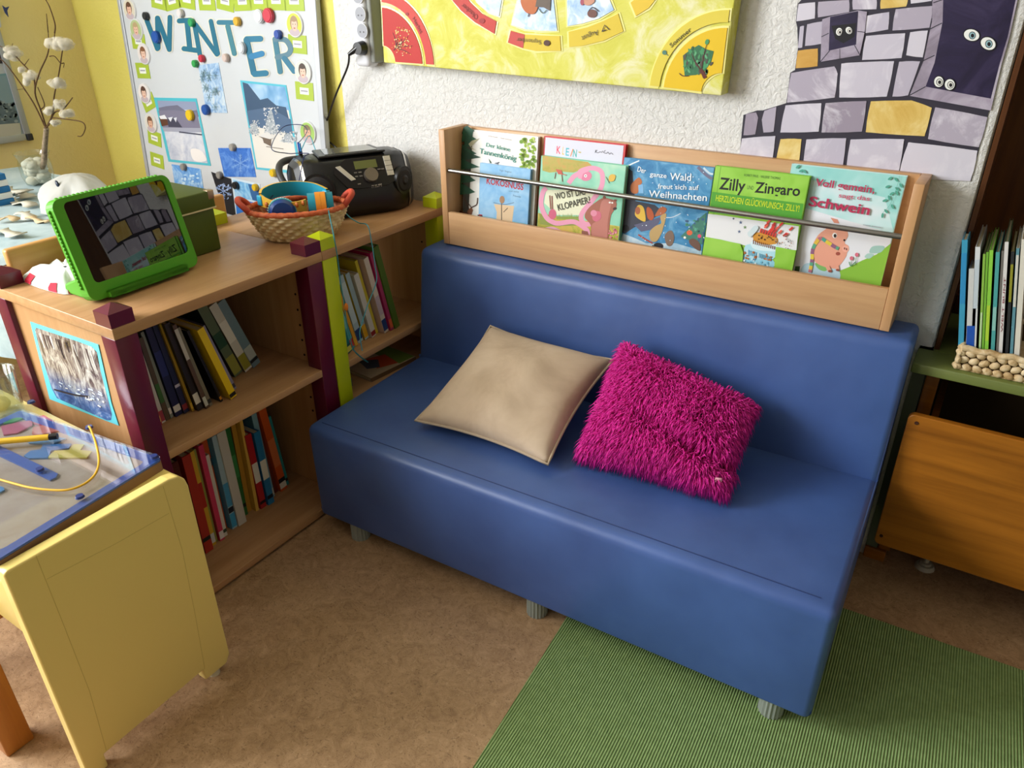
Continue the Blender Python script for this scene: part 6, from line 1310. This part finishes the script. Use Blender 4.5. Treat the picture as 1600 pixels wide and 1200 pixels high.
# basket of books
wbk = thing('basket', 'rectangular braided straw basket full of picture books', 'basket', (1.46, 0, .5555))
STR2 = mottled('braided_seagrass', '#a8885a', '#cdb48a', '#e0cfae', 45, .75, 4, .4)
bz0, bz1 = .5558, .605; fx0, fx1, fy0, fy1 = 1.290, 1.66, -.076, .135
def strand_wall(p0, p1, name):
    p0 = Vector(p0); p1 = Vector(p1); L_ = (p1-p0).length; d = (p1-p0).normalized(); nn = d.cross(Vector((0, 0, 1)))
    mb = MB(); rows_ = 3; step = .0175; cnt = int(L_/step)
    mb.hexa([p0-nn*.002, p1-nn*.002, p1-nn*.006, p0-nn*.006]+[v+Vector((0, 0, bz1-bz0-.006)) for v in (p0-nn*.002, p1-nn*.002, p1-nn*.006, p0-nn*.006)], P('#5a4526', .9))
    for r_ in range(rows_):
        for i in range(cnt+1):
            c = p0+d*(i*step+(r_ % 2)*step*.5)+Vector((0, 0, .008+r_*.0145))+nn*.001
            M = Matrix.Rotation(.5*(1 if r_ % 2 else -1), 3, nn) @ Matrix(((d.x, nn.x, 0), (d.y, nn.y, 0), (d.z, nn.z, 1)))
            mb.ball(c, (.0098, .0052, .0072), STR2, 2, M, .08)
    top = [p0+d*(L_*i/40)+Vector((0, 0, bz1-bz0-.004+.0018*math.sin(i*1.6)))+nn*.0018*math.cos(i*1.6) for i in range(41)]
    mb.tube(top, .0065, STR2, 8, False)
    return mb.build(name, wbk)
strand_wall((fx0, fy0, bz0), (fx1, fy0, bz0), 'wall'); strand_wall((fx0, fy1, bz0), (fx0, fy0, bz0), 'wall'); strand_wall((fx1, fy1, bz0), (fx0, fy1, bz0), 'wall'); strand_wall((fx1, fy0, bz0), (fx1, fy1, bz0), 'wall')
mb = MB(); mb.box((fx0, fy0, bz0), (fx1, fy1, bz0+.005), STR2); mb.build('bottom', wbk)
bkz = bz0+.0058
RB = [  # top-left spine corner px, top-right spine corner px, cover, spine, bands, label
 ((1503, 375), (1513, 373), '#2f7f9e', '#3a93b4', [(.5, .9, '#2f86b8')], 'teal blue tall picture book, leftmost in the straw basket', .062),
 ((1514, 420), (1529, 418), '#8a8f96', '#c4c6c4', [(.02, .42, '#1f4fa8')], 'short grey book with blue lower spine in the straw basket', .064),
 ((1524, 386), (1533, 384), '#b4b6b8', '#cfd2d4', [(.5, .9, '#b8c4cc')], 'white spined book third from the left in the straw basket', .17),
 ((1536, 397), (1540, 396), '#3c6a2c', '#86b44a', [(.1, .5, '#b4cfa0')], 'thin pale green book between white and lime spines', .165),
 ((1541, 394), (1545, 393), '#4a7a30', '#6fa83a', None, 'thin grass green book left of the lime book', .165),
 ((1546, 391), (1553, 389), '#7ab83a', '#86c444', [(.25, .55, '#a8c83c')], 'lime green thick spined book in the straw basket', .17),
 ((1556, 394), (1563, 393), '#3f8a8a', '#4a9a98', [(.35, .55, '#86b8b0')], 'teal grey book right of the lime book', .165),
 ((1565, 392), (1569, 391), '#54504c', '#6a6662', None, 'dark grey book left of the white lettered spine', .165),
 ((1570, 378), (1577, 376), '#3c5a40', '#d4d2d0', [(.0, .12, '#c09aa0')], 'white book with red letters down its spine', .18),
 ((1580, 393), (1586, 391), '#7a7a34', '#2a2c30', [(.6, .9, '#8a8a2c')], 'dark book with olive top right of the lettered spine', .165),
 ((1588, 388), (1594, 386), '#b8bab4', '#5a8a98', [(.55, .95, '#c8c6bc')], 'grey blue book near the right edge in the straw basket', .165),
 ((1596, 374), (1606, 372), '#cfc9b8', '#d4d0c4', None, 'cream book at the right edge in the straw basket', .17),
]
sp_y = -.062; prevx = None
for tl, tr, cov, sp, bands, lb, dep in RB:
    A = Y(tl, sp_y); Bq = Y(tr, sp_y)
    A2 = A; hgt = A.z-bkz
    t_ = max(.004, min((Bq-A).x, .02))
    xb = A.x+.030*(1) if True else A.x
    xb = A.x+hgt*.21
    H = Vector((A.x-xb, 0, hgt)); hh = H.length; H.normalize(); T = Vector((H.z, 0, -H.x))
    base_c = Vector((xb, sp_y, bkz+.0)) 
    e = book('book', lb, 'book', 'books in the straw basket', base_c, T, H, (0, 1, 0), t_*.96, hh, dep, cov, sp, bands)
    if 'red letters' in lb:
        pl = Plane(base_c+Vector((0, -.0012, 0)), H, Vector((0, -1, 0)).cross(H)*1.0); pl = Plane(base_c+Vector((0, -.001, 0)), -T, H)
        a = Art(Plane(base_c+Vector((0, -.001, 0)), T, H)); a.mb = MB(); vs_g, fs_g = glyphs('WELT BUNT', .01); x0_ = min(v[0] for v in vs_g); x1_ = max(v[0] for v in vs_g); kk = hh*.42/(x1_-x0_)
        a.mb.add([base_c+Vector((0, -.0011, 0))+H*(hh*.32+(x-x0_)*kk)+T*(t_*.75-y*t_*.7) for x, y in vs_g], fs_g, P('#8a4a54', .6)); a.build('spine_title', e)
